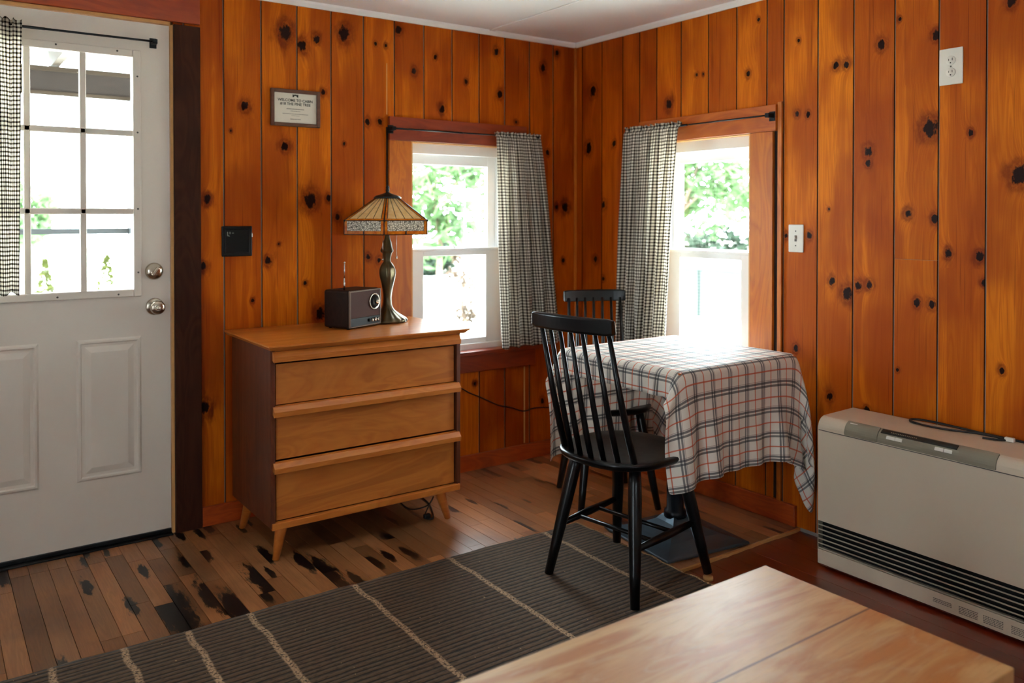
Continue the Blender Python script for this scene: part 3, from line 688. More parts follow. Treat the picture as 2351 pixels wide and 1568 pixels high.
def curtain(label, mp, top, bot, vt, vb, d, folds, cloth_w, seed, ruffle=.018, lean=0.0):
    rg = random.Random(seed); nu, nv = 150, 70; bm = B(); uvl = bm.loops.layers.uv.new('UVMap')
    ph = [rg.uniform(0, 6.28) for _ in range(5)]
    rows = []
    for j in range(nv + 1):
        t = j / nv
        row = []
        for i in range(nu + 1):
            s = i / nu
            z = vt + ruffle - (vt + ruffle - vb) * (t ** 1.0) if t > 0 else vt + ruffle
            tt = max(0, (vt - z) / (vt - vb)); e = tt ** 0.8
            w = s + 0.018 * math.sin(2 * math.pi * folds * 1.7 * s + ph[0] + tt * 1.5) * (1 - .4 * tt)
            a = top[0] + (top[1] - top[0]) * w; b = bot[0] + (bot[1] - bot[0]) * (s + .03 * math.sin(5 * s + ph[1]) - .01)
            u = a * (1 - e) + b * e
            amp = .008 + .020 * min(1, tt * 2.2)
            f = math.sin(2 * math.pi * folds * s + ph[2] + .9 * math.sin(3 * tt + ph[3])) + .45 * math.sin(2 * math.pi * folds * 2.3 * s + ph[4]) * (1 - .5 * tt)
            dd = d - .008 + amp * .62 * f - .006 * tt
            if tt <= 0: dd = d + .006 * math.sin(2 * math.pi * folds * 2.6 * s + ph[0]) * (1 + 60 * (z - vt)); z += .004 * math.sin(2 * math.pi * folds * 2.1 * s + ph[1]) * (z - vt) / ruffle
            if tt > .97: z += .006 * math.sin(2 * math.pi * folds * .8 * s + ph[1])
            dd = min(dd, -.024 if d < -.03 else dd)
            row.append((bm.verts.new(mp(u, dd, z)), (s * cloth_w, z)))
        rows.append(row)
    for j in range(nv):
        for i in range(nu):
            q = (rows[j][i], rows[j][i + 1], rows[j + 1][i + 1], rows[j + 1][i]); f = bm.faces.new([v for v, _ in q]); f.smooth = True
            for l, (_, uvc) in zip(f.loops, q): l[uvl].uv = uvc
    o = obj('curtain', bm, M['gingham']); solid(o, .0012)
    return tag(o, label, 'curtain', 'black and white gingham curtains')
curtain('gingham curtain on the right side of the window beside the lamp', ML, (-.578, -.288), (-.535, -.165), 1.690, .612, -.062, 5, .55, 3)
curtain('gingham curtain on the left side of the window behind the checked table', MR, (-.462, -.838), (-.418, -.762), 1.704, .612, -.062, 5, .60, 7)
curtain('gingham curtain gathered beside the glass of the white door', ML, (-2.86, -2.641), (-2.80, -2.655), 1.970, 1.0, -.040, 4, .40, 11, ruffle=.022)

# ------------------------------------------------------------------ small things on the walls
t = thing('picture_frame', 'small brown framed paper notice with printed text on the pine wall', 'picture', (-1.5985, 0, 1.754))
bm = B(); ring(bm, ML, -.1115, .1115, -.0805, .0805, .0155, -.016, 0, .003)
obj('frame', bm, M['frame'], t)
bm = B(); box(bm, -.0975, .0975, -.006, -.001, -.0665, .0665); pp = obj('paper', bm, M['paper'], t)
R90 = (rad(90), 0, 0)
text('heading', 'WELCOME TO CABIN', .0162, (0, -.0065, .0285), R90, M['ink'], pp, .0003)
text('heading', '#18 THE PINE TREE', .0162, (0, -.0065, .0125), R90, M['ink'], pp, .0003)
bm = B(); rg = random.Random(6)
for zc, hw, th in ((-.004, .040, .0030), (-.0130, .022, .0018), (-.0255, .058, .0022), (-.0330, .018, .0014), (-.048, .024, .0028)):
    xx = -hw
    while xx < hw:
        w = rg.uniform(.002, .007); box(bm, xx, min(hw, xx + w), -.0066, -.0060, zc - th / 2, zc + th / 2); xx += w + .0013
obj('fine_print', bm, M['ink_grey'], pp)
bm = B()
prism(bm, [(-.013, .048), (-.013, .060), (-.008, .060), (-.008, .056), (-.005, .060), (.005, .060), (.008, .056), (.008, .060), (.013, .060), (.013, .048), (.008, .048), (.004, .054), (-.004, .054), (-.008, .048)], -.0066, -.0060, 'y')
obj('crest', bm, M['ink'], pp)

t = thing('wall_keypad', 'black square control plate on the pine wall beside the door', 'wall plate', (-1.855, 0, 1.176))
bm = B(); box(bm, -.0635, .0635, -.008, 0, -.0635, .0635, .003); pl = obj('plate', bm, M['black_plastic'], t)
bm = B(); ring(bm, ML, -.052, .052, -.052, .052, .004, -.0105, -.007, .001); obj('bezel', bm, M['black_plastic'], pl)
bm = B()
for a, b, p, q in ((-.042, -.038, .022, .040), (-.038, -.034, .022, .026), (-.032, -.028, .030, .040), (-.036, -.031, .020, .024), (-.022, -.014, .033, .036)): box(bm, a, b, -.0088, -.0079, p, q)
obj('display_digits', bm, plain('pale_digits', srgb(120, 130, 118), 0.5), pl)
bm = B(); box(bm, .0605, .0645, -.010, -.004, .016, .034, .001); obj('side_tab', bm, M['chrome'], pl)

t = thing('light_switch', 'white toggle light switch plate beside the right-hand window', 'light switch', (0, -1.4185, 1.190))
bm = B(); box(bm, -.006, 0, -.0355, .0355, -.057, .057, .003); pl = obj('plate', bm, M['white_plastic'], t)
bm = B(); box(bm, -.0065, -.0055, -.0052, .0052, -.0125, .0125); obj('toggle_slot', bm, M['grey_slot'], pl)
bm = B(); box(bm, -.016, -.005, -.004, .004, -.002, .010, .002); obj('toggle', bm, M['white_plastic'], pl)
for z in (-.030, .030):
    bm = B(); lathe(bm, [(.0, 0), (.003, 0), (.0025, .001), (.0, .001)], seg=10); bmesh.ops.transform(bm, matrix=Matrix.Translation((-.006, 0, z)) @ Matrix.Rotation(rad(-90), 4, 'Y'), verts=bm.verts[:])
    obj('screw', bm, M['grey_slot'], pl)
t = thing('power_outlet', 'white duplex power outlet high on the right pine wall', 'power outlet', (0, -2.047, 1.804))
bm = B(); box(bm, -.006, 0, -.041, .041, -.0635, .0635, .003); pl = obj('plate', bm, M['white_plastic'], t)
for z in (-.021, .021):
    bm = B(); lathe(bm, [(.0, 0), (.0165, 0), (.0165, .0015), (.0155, .0022), (.0, .0022)], seg=28, mod=lambda th, zz: 0.86 if abs(math.sin(th)) > 2 else 1)
    bmesh.ops.transform(bm, matrix=Matrix.Translation((-.006, 0, z)) @ Matrix.Rotation(rad(-90), 4, 'Y'), verts=bm.verts[:]); so = obj('socket', bm, M['white_plastic'], pl)
    bm = B(); box(bm, -.0086, -.0080, -.0070, -.0052, z - .001, z + .008); box(bm, -.0086, -.0080, .0052, .0070, z - .001, z + .006)
    lathe(bm, [(.0, 0), (.0024, 0), (.0024, .0006), (.0, .0006)], (0, 0, 0), 10)
    bm.verts.ensure_lookup_table(); bmesh.ops.transform(bm, matrix=Matrix.Translation((-.0080, 0, z - .0085)) @ Matrix.Rotation(rad(-90), 4, 'Y'), verts=bm.verts[-40:])
    obj('socket_slots', bm, M['ink'], so)
bm = B(); lathe(bm, [(.0, 0), (.003, 0), (.0, .001)], seg=10); bmesh.ops.transform(bm, matrix=Matrix.Translation((-.006, 0, 0)) @ Matrix.Rotation(rad(-90), 4, 'Y'), verts=bm.verts[:]); obj('screw', bm, M['grey_slot'], pl)

# the lamp's black cord along the wall under the window
def smooth_path(pts, n=8):
    pts = [Vector(p) for p in pts]; out = []
    for i in range(len(pts) - 1):
        p0, p1, p2, p3 = pts[max(i - 1, 0)], pts[i], pts[i + 1], pts[min(i + 2, len(pts) - 1)]
        for j in range(n):
            t = j / n; out.append(0.5 * ((2 * p1) + (-p0 + p2) * t + (2 * p0 - 5 * p1 + 4 * p2 - p3) * t * t + (-p0 + 3 * p1 - 3 * p2 + p3) * t ** 3))
    out.append(pts[-1]); return out
bm = B(); tube(bm, smooth_path([(-1.02, -.006, .40), (-.9, -.006, .43), (-.76, -.006, .425), (-.70, -.006, .395), (-.608, -.006, .352), (-.52, -.006, .308), (-.44, -.006, .285), (-.36, -.006, .256), (-.28, -.006, .262), (-.185, -.006, .25), (-.1, -.006, .21), (-.04, -.02, .12), (-.025, -.10, .10)]), .0028, 6)
tag(obj('electric_cord', bm, M['rubber']), 'thin black cord sagging along the pine wall below the window', 'cord')
# ------------------------------------------------------------------ chest of drawers
t = thing('chest_of_drawers', 'mid-century orange maple chest of three drawers by the door', 'chest of drawers', (-1.489, -.30, 0))
o = Vector((-1.489, -.30, 0)); bx = lambda bm, x0, x1, y0, y1, z0, z1, b=0.0: box(bm, x0 - o.x, x1 - o.x, y0 - o.y, y1 - o.y, z0, z1, b)
X0, X1, YF, YB = -1.899, -1.079, -.535, -.075
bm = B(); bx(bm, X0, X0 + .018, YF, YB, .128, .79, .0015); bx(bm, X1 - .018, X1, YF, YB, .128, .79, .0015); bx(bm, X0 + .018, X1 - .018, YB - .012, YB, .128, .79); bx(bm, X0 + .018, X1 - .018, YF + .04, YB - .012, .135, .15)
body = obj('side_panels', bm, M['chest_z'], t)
bm = B(); bx(bm, X0 + .004, X1 - .004, YF - .006, YF + .02, .122, .148, .003); obj('front_rail', bm, M['lip'], t)
bm = B(); bx(bm, X0 + .018, X1 - .018, YF + .003, YF + .02, .765, .79); obj('top_rail', bm, M['lip'], t)
bm = B()
A = [(-1.915, -.57), (-1.053, -.57), (-1.053, -.022), (-1.915, -.022)]; Bt = [(-1.902, -.553), (-1.070, -.553), (-1.070, -.022), (-1.902, -.022)]
va = [bm.verts.new((x - o.x, y - o.y, .8075)) for x, y in A]; vm = [bm.verts.new((x - o.x, y - o.y, .802)) for x, y in A]; vb = [bm.verts.new((x - o.x, y - o.y, .788)) for x, y in Bt]
bm.faces.new(va); bm.faces.new(list(reversed(vb)))
for P, Q in ((va, vm), (vm, vb)):
    for i in range(4): bm.faces.new((P[i], Q[i], Q[(i + 1) % 4], P[(i + 1) % 4]))
obj('top_board', bm, M['chest_top'], t)
for z0, z1, lz in ((.582, .738, .765), (.378, .540, .562), (.152, .330, .354)):
    bm = B(); bx(bm, X0 + .0245, X1 - .0245, YF + .012, YF + .028, z0, z1 - .005, .0015); bx(bm, X0 + .03, X1 - .03, YF + .022, YB - .03, z0 + .004, z0 + .012)
    dr = obj('drawer', bm, M['chest_x'], t)
    bm = B(); h = (.019 if lz > .7 else .018)   # moulded finger-pull lip along the top edge
    prism(bm, [(YF + .012 - o.y, lz + h), (YF - .006 - o.y, lz + h - .002), (YF - .020 - o.y, lz + h - .020), (YF - .019 - o.y, lz - h - .002), (YF - .010 - o.y, lz - h - .003), (YF + .012 - o.y, lz - h + .010)], X0 + .008 - o.x, X1 - .008 - o.x, 'x', .0015)
    obj('finger_pull', bm, M['lip'], dr)
for sx in (-1, 1):
    for sy in (-1, 1):
        cx = (X0 + .045) if sx < 0 else (X1 - .075); cy = -.49 if sy < 0 else -.13
        cxt = cx if sx > 0 else cx + .01
        bm = B(); tube(bm, [(cxt - sx * .006 - o.x, cy - o.y, .134), (cxt - sx * .002 - o.x, cy - o.y, .12), (cx + sx * (.028 if sx > 0 else .018) - o.x, cy + sy * .018 - o.y, 0)], [.024, .0235, .0125], 20)
        obj('leg', bm, M['lip'], t)
bm = B(); tube(bm, smooth_path([(-1.20, -.20, .004), (-1.21, -.33, .004), (-1.165, -.40, .03), (-1.145, -.42, .07), (-1.18, -.43, .03), (-1.21, -.46, .006), (-1.19, -.49, .006), (-1.15, -.42, .005), (-1.10, -.28, .004), (-1.08, -.06, .005)]), .0032, 6)
box(bm, -1.215, -1.185, -.47, -.452, .0005, .02, .004)
tag(obj('electric_cord', bm, M['rubber']), 'tangled black cord and plug on the floor under the chest', 'cord')  # electric cord with its plug, lying loose

# ------------------------------------------------------------------ table lamp
LX, LY, LZ = -1.236, -.168, .8075
t = thing('table_lamp', 'stained glass table lamp with bronze base standing on the chest', 'table lamp', (LX, LY, LZ))
z0 = .8075
pf = [(.0, 0), (.082, 0), (.086, .004), (.085, .010), (.080, .016), (.066, .026), (.048, .040), (.033, .053), (.024, .066), (.020, .080), (.0185, .10), (.0185, .115), (.022, .145), (.028, .175), (.033, .195), (.0365, .220), (.035, .235), (.030, .25), (.022, .262), (.016, .272), (.0155, .285), (.0185, .298), (.021, .306), (.021, .309), (.028, .316), (.029, .322), (.024, .332), (.021, .345), (.019, .358), (.014, .37), (.011, .385), (.0098, .40), (.0098, .50), (.0, .50)]
bm = B(); lathe(bm, pf, seg=64, mod=lambda th, z: 1 + (.16 * abs(math.sin(th * 8)) * min(1, z / .02) * max(0, 1 - z / .075) if z < .075 else .05 * math.sin(th * 5 + z * 22) * (1 if .09 < z < .36 else 0)))
obj('lamp_base', bm, M['bronze'], t)
SXo, SYo = -.007, -.017
az0 = rad(239)
def hexp(r, z, k, f=0.0):
    a = Vector((math.cos(az0 + k * math.pi / 3), math.sin(az0 + k * math.pi / 3), 0)) * r; b = Vector((math.cos(az0 + (k + 1) * math.pi / 3), math.sin(az0 + (k + 1) * math.pi / 3), 0)) * r
    p = a.lerp(b, f); return Vector((p.x + SXo, p.y + SYo, z - z0))
Rb, Zs, Zt, Rt, Zb = .2055, 1.262, 1.362, .056, 1.2025
bm = B(); lathe(bm, [(.0, 0), (Rt + .004, 0), (Rt + .006, .004), (Rt - .004, .012), (.020, .022), (.010, .026), (.006, .030), (.009, .036), (.006, .044), (.008, .048), (.004, .060), (.0, .062)], (SXo, SYo, Zt - z0 - .002), 6 * 6)
cap = obj('finial_cap', bm, M['lead'], t)
for k in range(6):
    # cream wedges, amber borders, filigree skirt
    bm = B()
    fr_ = [0, .075, .29, .5, .71, .925, 1]
    P = lambda tt, f: hexp(Rt + (Rb - Rt) * tt, Zt + (Zs - Zt) * tt, k, f)
    for i in range(6):
        a, b = fr_[i], fr_[i + 1]; am = i in (0, 5)
        a2, b2 = (a * 2.2 if a < .2 else (1 - (1 - a) * 2.2 if a > .8 else a)), (b * 2.2 if b < .2 else (1 - (1 - b) * 2.2 if b > .8 else b))
        f = bm.faces.new([bm.verts.new(p) for p in (P(0, a2), P(0, b2), P(.92, b), P(.92, a))]); f.material_index = 1 if am else 0
        f = bm.faces.new([bm.verts.new(p) for p in (P(.92, a), P(.92, b), P(1, b), P(1, a))]); f.material_index = 1
    Q = lambda tt, f: hexp(Rb, Zs + (Zb - Zs) * tt, k, f)
    for a, b in ((0, .075), (.925, 1)):
        f = bm.faces.new([bm.verts.new(p) for p in (Q(0, a), Q(0, b), Q(1, b), Q(1, a))]); f.material_index = 1
    f = bm.faces.new([bm.verts.new(p) for p in (Q(0, .075), Q(0, .925), Q(.74, .925), Q(.74, .075))]); f.material_index = 2
    for a, b in ((.075, .5), (.5, .925)):
        f = bm.faces.new([bm.verts.new(p) for p in (Q(.74, a), Q(.74, b), Q(1, b), Q(1, a))]); f.material_index = 1
    pn = obj('shade_panel', bm, [M['cream_glass'], M['amber_glass'], M['filigree']], t, recalc=False); solid(pn, .0025)
    bm = B()
    def seg(a, b, r=.0019): tube(bm, [a, b], r, 6)
    for f, f2 in ((0, 0), (.075, .165), (.29, .29), (.5, .5), (.71, .71), (.925, .835)): seg(P(0, f2), P(.92 if 0 < f < 1 else 1, f), .0030 if f == 0 else .0021)
    seg(P(.92, 0), P(.92, 1), .0014); seg(P(1, 0), P(1, 1), .0022); seg(Q(.74, .075), Q(.74, .925), .0014); seg(Q(1, 0), Q(1, 1), .0022)
    seg(Q(0, 0), Q(1, 0), .0026); seg(Q(0, .075), Q(1, .075), .0015); seg(Q(0, .925), Q(1, .925), .0015); seg(Q(.74, .5), Q(1, .5), .004); seg(P(1, 0) , P(1, .02), .006)
    obj('lead_came', bm, M['lead'], pn)
for a, ln in ((rad(215), .118), (rad(-15), .112)):
    bm = B(); x, y = .042 * math.cos(a), .042 * math.sin(a)
    n = 26
    tube(bm, [(x, y, .405), (x, y, .405 - ln)], .0017, 5)
    for i in range(n): lathe(bm, [(.0, -.0014), (.0016, 0), (.0, .0014)], (x, y, .404 - ln * i / n), 6)
    lathe(bm, [(.0, -.007), (.005, -.003), (.005, .002), (.002, .006), (.0, .006)], (x, y, .40 - ln), 12)
    tube(bm, [(x, y, .405), (0, 0, .41)], .0015, 5)
    obj('pull_chain', bm, M['chrome'], t)

# ------------------------------------------------------------------ radio
rz = rad(25)
t = thing('radio', 'brown retro table radio with chrome dial and antenna on the chest', 'radio', (-1.492, -.325, .8075), rz)
W_, D_, H_ = .205, .140, .163
bm = B(); box(bm, 0, W_, 0, D_, .004, H_, .010, 3); obj('case', bm, M['radio'], t)
bm = B(); ring(bm, ML, .001, W_ - .001, .006, H_ - .002, .006, -.005, .004, .002); obj('front_trim', bm, M['radio_trim'], t)
bm = B(); box(bm, .007, W_ - .007, -.002, .006, .045, H_ - .008, .001); obj('speaker_grille', bm, M['radio_face'], t)
bm = B(); box(bm, .007, W_ - .007, -.003, .006, .012, .0445, .001); obj('control_strip', bm, M['black_plastic'], t)
def disc(parent, name, prof, x, z, m, y=-.002, seg=32):
    bm = B(); lathe(bm, prof, seg=seg); bmesh.ops.transform(bm, matrix=Matrix.Translation((x, y, z)) @ Matrix.Rotation(rad(90), 4, 'X'), verts=bm.verts[:]); return obj(name, bm, m, parent)
dl = disc(t, 'tuning_dial', [(.0, 0), (.032, 0), (.0345, .003), (.0345, .005), (.032, .006), (.029, .003), (.0, .003)], W_ - .045, .107, M['chrome'])
disc(dl, 'dial_face', [(.0, 0), (.029, 0), (.029, .0012), (.0, .0012)], W_ - .045, .107, M['black_plastic'], -.005)
disc(dl, 'dial_knob', [(.0, 0), (.009, 0), (.008, .008), (.006, .010), (.0, .010)], W_ - .034, .104, M['chrome'], -.006, 20)
for i in range(4): disc(t, 'knob', [(.0, 0), (.0075, 0), (.0075, .007), (.006, .009), (.0, .009)], W_ - .024 - i * .0185, .029, M['chrome'] if i < 3 else M['black_plastic'], -.003, 20)
for a, b in ((.02, .02), (W_ - .02, .02), (.02, D_ - .02), (W_ - .02, D_ - .02)): 
    bm = B(); lathe(bm, [(.0, 0), (.007, 0), (.007, .005), (.0, .005)], (a, b, 0), 12); obj('foot', bm, M['black_plastic'], t)
bm = B(); tube(bm, [(.022, .045, H_ - .002), (.022, .045, H_ + .05)], .0036, 8); tube(bm, [(.022, .045, H_ + .05), (.024, .045, H_ + .115)], .0028, 8); lathe(bm, [(.0, 0), (.0042, 0), (.0042, .006), (.0, .007)], (.024, .045, H_ + .113), 8)
obj('antenna', bm, M['chrome'], t)

# ------------------------------------------------------------------ wall heater
HX, HY0, HY1, HZ = -.243, -2.64, -1.688, .545
t = thing('wall_heater', 'large beige wall heater with dark louvres below the outlet', 'heater', (-.13, -2.164, -.014))
o = Vector((-.13, -2.164, -.014))
P2 = lambda bm, poly, y0, y1, bev=0: prism(bm, [(x - o.x, z - o.z) for x, z in poly], y0 - o.y, y1 - o.y, 'y', bev)
def front_profile(x_off=0.0):
    pr = [(-.022, HZ)]
    for i in range(7):
        a = rad(90 + i * 15); pr.append((HX + .038 + .038 * math.cos(a), HZ - .038 + .036 * math.sin(a) - .002))
    return pr
bm = B(); P2(bm, front_profile() + [(HX, .158), (HX + .03, .158), (HX + .03, .052), (HX, .052), (HX, 0.0), (-.022, 0.0)], HY0, HY1, .003)
cab = obj('cabinet', bm, M['heater'], t)
for f in cab.data.polygons: f.use_smooth = False
bm = B()   # seam under the bullnose
box(bm, HX - .0012 - o.x, HX + .001 - o.x, HY0 - o.y, HY1 - .004 - o.y, .492 - o.z, .4945 - o.z); obj('seam', bm, M['grey_slot'], t)
bm = B(); box(bm, HX + .026 - o.x, HX + .031 - o.x, HY0 + .004 - o.y, HY1 - .004 - o.y, .053 - o.z, .157 - o.z); obj('louvre_recess', bm, M['void'], t)
for ya, yb in ((HY1 - .004, HY1), (HY0, HY0 + .004)):
    bm = B(); box(bm, HX + .001 - o.x, HX + .031 - o.x, ya - o.y, yb - o.y, .052 - o.z, .158 - o.z); obj('end_cap', bm, M['heater_grey'], t)
for i in range(6):
    z = .145 - i * .0172
    bm = B(); prism(bm, [(HX + .001 - o.x, z - o.z), (HX + .001 - o.x, z - .0045 - o.z), (HX + .012 - o.x, z - .0085 - o.z), (HX + .013 - o.x, z - .0045 - o.z)], HY0 + .004 - o.y, HY1 - .004 - o.y, 'y')
    obj('louvre', bm, M['slat'], t)
# control strip in the bullnose
def arc(off, a0, a1, n=6): return [(HX + .038 + (.038 + off) * math.cos(rad(a0 + (a1 - a0) * i / n)), HZ - .040 + (.037 + off) * math.sin(rad(a0 + (a1 - a0) * i / n))) for i in range(n + 1)]
for y0, y1, nm in ((-1.922, -1.797, 'control_pod'), (-2.313, -2.197, 'control_pod')):
    bm = B(); P2(bm, arc(.004, 108, 176) + [(HX - .004, .497), (HX + .002, .497)] + list(reversed(arc(-.003, 108, 176))), y0, y1, .0015); pod = obj(nm, bm, M['heater_grey'], t)
bm = B(); P2(bm, arc(.0015, 104, 178) + [(HX - .0015, .497), (HX + .002, .497)] + list(reversed(arc(-.003, 104, 178))), -2.197, -1.922, .001); dp = obj('display_panel', bm, M['heater_grey'], t)
bm = B(); P2(bm, arc(.003, 112, 140) + list(reversed(arc(-.001, 112, 140))), -2.190, -1.930, .0005); obj('display_window', bm, M['black_plastic'], dp)
bm = B(); rg = random.Random(1)
for i in range(15): 
    yy = -1.965 - i * .0062; P2(bm, arc(.0036, 124, 124 + rg.uniform(2, 6), 1) + list(reversed(arc(.0026, 124, 130, 1))), yy - .003, yy)
obj('display_marks', bm, M['heater_grey'], dp)
for y0, y1, a0 in ((-1.985, -1.955, 150), (-2.010, -1.987, 150), (-2.150, -2.122, 150), (-2.178, -2.153, 150)):
    bm = B(); P2(bm, arc(.0045, 148, 164, 2) + list(reversed(arc(.000, 148, 164, 2))), y0, y1, .0008); obj('button', bm, M['white_plastic'], dp)
bm = B(); 
for i in range(6): P2(bm, arc(.0050, 122, 127, 1) + list(reversed(arc(.0035, 122, 127, 1))), -1.811 - i * .0048 - .0038, -1.811 - i * .0048)
obj('logo', bm, M['white_plastic'], pod)
# printed notices on the plinth
rg = random.Random(3)
for y0, y1, rows_, zt in ((-2.180, -2.120, 3, .030), (-2.262, -2.203, 5, .033), (-2.337, -2.278, 5, .033), (-2.42, -2.36, 5, .033)):
    bm = B()
    for r in range(rows_):
        yy = y1
        while yy > y0:
            w = rg.uniform(.003, .008); z = zt - r * .0052
            box(bm, HX - .0006 - o.x, HX - .0 - o.x, max(y0, yy - w) - o.y, yy - o.y, z - .0012 - o.z, z + .0012 - o.z); yy -= w + .0016
    obj('notice_print', bm, M['ink_grey'], t)
bm = B(); lp = [(-.075, -1.97, .549), (-.062, -1.94, .549), (-.038, -1.935, .551), (-.028, -1.98, .553), (-.030, -2.06, .553), (-.034, -2.18, .550), (-.034, -2.35, .549), (-.034, -2.66, .549)]
lp2 = [(-.075, -1.97, .549), (-.082, -2.01, .549), (-.078, -2.07, .549), (-.060, -2.12, .549), (-.050, -2.18, .551), (-.052, -2.26, .550), (-.075, -2.235, .549), (-.088, -2.20, .549)]
tube(bm, smooth_path(lp), .0042, 8); tube(bm, smooth_path(lp2), .0036, 8)
t2 = thing('heater_cord', 'black looped power cord lying on top of the beige heater', 'cord', (0, 0, 0)); obj('cord', bm, M['rubber'], t2)
bm = B(); box(bm, -.062, -.048, -2.285, -2.255, .5455, .560, .003); obj('cord_clip', bm, M['white_plastic'], t2)

# ------------------------------------------------------------------ rug
bm = B(); nx, ny = 220, 60; RX0, RX1, RY0, RY1 = -3.25, -.720, -2.02, -.872
rg = random.Random(5); g_ = [[None] * (ny + 1) for _ in range(nx + 1)]
for i in range(nx + 1):
    for j in range(ny + 1):
        x = RX0 + (RX1 - RX0) * i / nx; y = RY0 + (RY1 - RY0) * j / ny
        ex = .004 * math.sin(y * 23) + .003 * math.sin(y * 61) if i == nx else 0
        ey = .003 * math.sin(x * 9) + .0018 * math.sin(x * 31) if j == ny else 0
        z = .0085 + .0008 * math.sin(x * 5 + y * 3)
        if i in (0, nx) or j in (0, ny): z = .0045
        g_[i][j] = bm.verts.new((x + ex, y + ey, z))
for i in range(nx):
    for j in range(ny): bm.faces.new((g_[i][j], g_[i + 1][j], g_[i + 1][j + 1], g_[i][j + 1])).smooth = True
be = [e for e in bm.edges if len(e.link_faces) == 1]
r = bmesh.ops.extrude_edge_only(bm, edges=be)
for v in r['geom']:
    if isinstance(v, bmesh.types.BMVert): v.co.z = .0008
rug = tag(obj('rug', bm, M['rug']), 'dark brown woven rug with thin beige cross stripes on the floor', 'rug')
bm = B()
for i in range(130):
    y = RY0 + .005 + (RY1 - RY0 - .01) * i / 129; x = RX1 + .004 * math.sin(y * 23) + .003 * math.sin(y * 61)
    tube(bm, [(x - .006, y, .008), (x + .003 + .002 * rg.random(), y + rg.uniform(-.003, .003), .0055), (x + .006 + .003 * rg.random(), y + rg.uniform(-.004, .004), .0015)], [.0022, .0026, .0016], 5)
f = obj('stitched_edge', bm, plain('jute_stitch', srgb(176, 140, 100), .9, var=.25, scale=90), rug); f['kind'] = 'stuff'

# ------------------------------------------------------------------ chairs
def make_chair(label, loc, rz, pad=False):
    t = thing('spindle_chair', label, 'chair', loc, rz, 'black spindle-back chairs')
    m = M['black_wood']
    # seat: rounded D, dished
    bm = B(); n = 48; rings = []
    def outline(k, s):
        a = 2 * math.pi * k / n; c, q = math.cos(a), math.sin(a); p = 2.5
        r = 1 / ((abs(c) ** p + abs(q) ** p) ** (1 / p)); wl = .214
        return (.000 + .215 * r * c * s, .012 + wl * r * q * s)
    lv = [(.0, .438), (.5, .438), (.90, .439), (.985, .4415), (1.0, .448)]
    for s, z in [(.0, .418), (.6, .418), (.88, .420), (.965, .428), (.995, .438), (1.0, .444), (.985, .450), (.93, .4515), (.75, .446), (.4, .442), (.0, .441)]:
        rings.append([bm.verts.new((*outline(k, max(s, .001)), z)) for k in range(n)])
    for A, C in zip(rings[:-1], rings[1:]):
        for k in range(n): bm.faces.new((A[k], A[(k + 1) % n], C[(k + 1) % n], C[k])).smooth = True
    obj('seat', bm, m, t)
    feet = {'RL': (-.200, .191), 'RR': (-.198, -.191), 'FR': (.205, -.206), 'FL': (.203, .206)}
    tops = {'RL': (-.118, .128), 'RR': (-.118, -.128), 'FR': (.125, -.135), 'FL': (.125, .135)}
    def at(n_, z): f, q = feet[n_], tops[n_]; w = z / .425; return Vector((f[0] + (q[0] - f[0]) * w, f[1] + (q[1] - f[1]) * w, z))
    for n_ in ('RL', 'RR', 'FR', 'FL'):
        bm = B(); z_b = .0 if not (pad and n_ == 'FR') else .004
        zs = [z_b, .10, .22, .32, .38, .425]; tube(bm, [at(n_, z) for z in zs], [.0155, .0185, .0220, .0235, .0225, .0195], 18)
        lg = obj('leg', bm, m, t)
        if pad and n_ == 'FR':
            bm = B(); lathe(bm, [(.0, 0), (.018, 0), (.018, .012), (.0, .012)], at(n_, .0) - Vector((0, 0, .0215)), 20); pd = obj('leg_pad', bm, M['raw_edge'], lg); pd['label'] = 'small round wooden pad under the foot'
    for a, b, z in (('RL', 'FL', .175), ('RR', 'FR', .175)):
        bm = B(); A, C = at(a, z), at(b, z + .012); tube(bm, [A, A.lerp(C, .5), C], [.0095, .0145, .0095], 12); obj('stretcher', bm, m, t)
    for w, z in ((.30, .179), (.62, .183)):
        bm = B(); A = at('RL', .175).lerp(at('FL', .187), w); C = at('RR', .175).lerp(at('FR', .187), w); tube(bm, [A, C], .0075, 10); obj('stretcher', bm, m, t)
    # spindles and crest rail
    N = 7
    for i in range(N):
        s = (i - 3) / 3.0; yb = .012 + .156 * s; xb = -.178 + .040 * s * s; yt = .030 + .150 * s; xt = -.268 + .018 * s * s
        r = .0098 if abs(s) < 1 else .0112
        bm = B(); A = Vector((xb, yb, .440)); C = Vector((xt, yt, .902)); mid = A.lerp(C, .45) + Vector((-.006, 0, 0))
        tube(bm, [A, A.lerp(C, .2) + Vector((-.004, 0, 0)), mid, C], [r, r * 1.1, r, r * .72], 12); obj('spindle', bm, m, t)
    bm = B(); ns = 16; sec = []
    for i in range(ns + 1):
        s = -1 + 2 * i / ns; y = .032 + .180 * s; x = -.276 + .022 * s * s; tk = .0120; zl, zh = .884, .940
        ch = .004 if i in (0, ns) else 0
        sec.append([bm.verts.new(p) for p in ((x - tk * .6, y, zl + ch), (x + tk * .9, y, zl + ch), (x + tk, y, zl + .006 + ch), (x + tk * .55, y, zh - .004 - ch), (x + tk * .2, y, zh - ch), (x - tk * .8, y, zh - ch), (x - tk * 1.1, y, zh - .006 - ch), (x - tk, y, zl + .006 + ch))])
    for A, C in zip(sec[:-1], sec[1:]):
        for k_ in range(8): bm.faces.new((A[k_], A[(k_ + 1) % 8], C[(k_ + 1) % 8], C[k_]))
    bm.faces.new(sec[0]); bm.faces.new(list(reversed(sec[-1]))); 
    cr = obj('crest_rail', bm, m, t); mo = cr.modifiers.new('bevel', 'BEVEL'); mo.width = .003; mo.segments = 2; mo.limit_method = 'ANGLE'
    return t
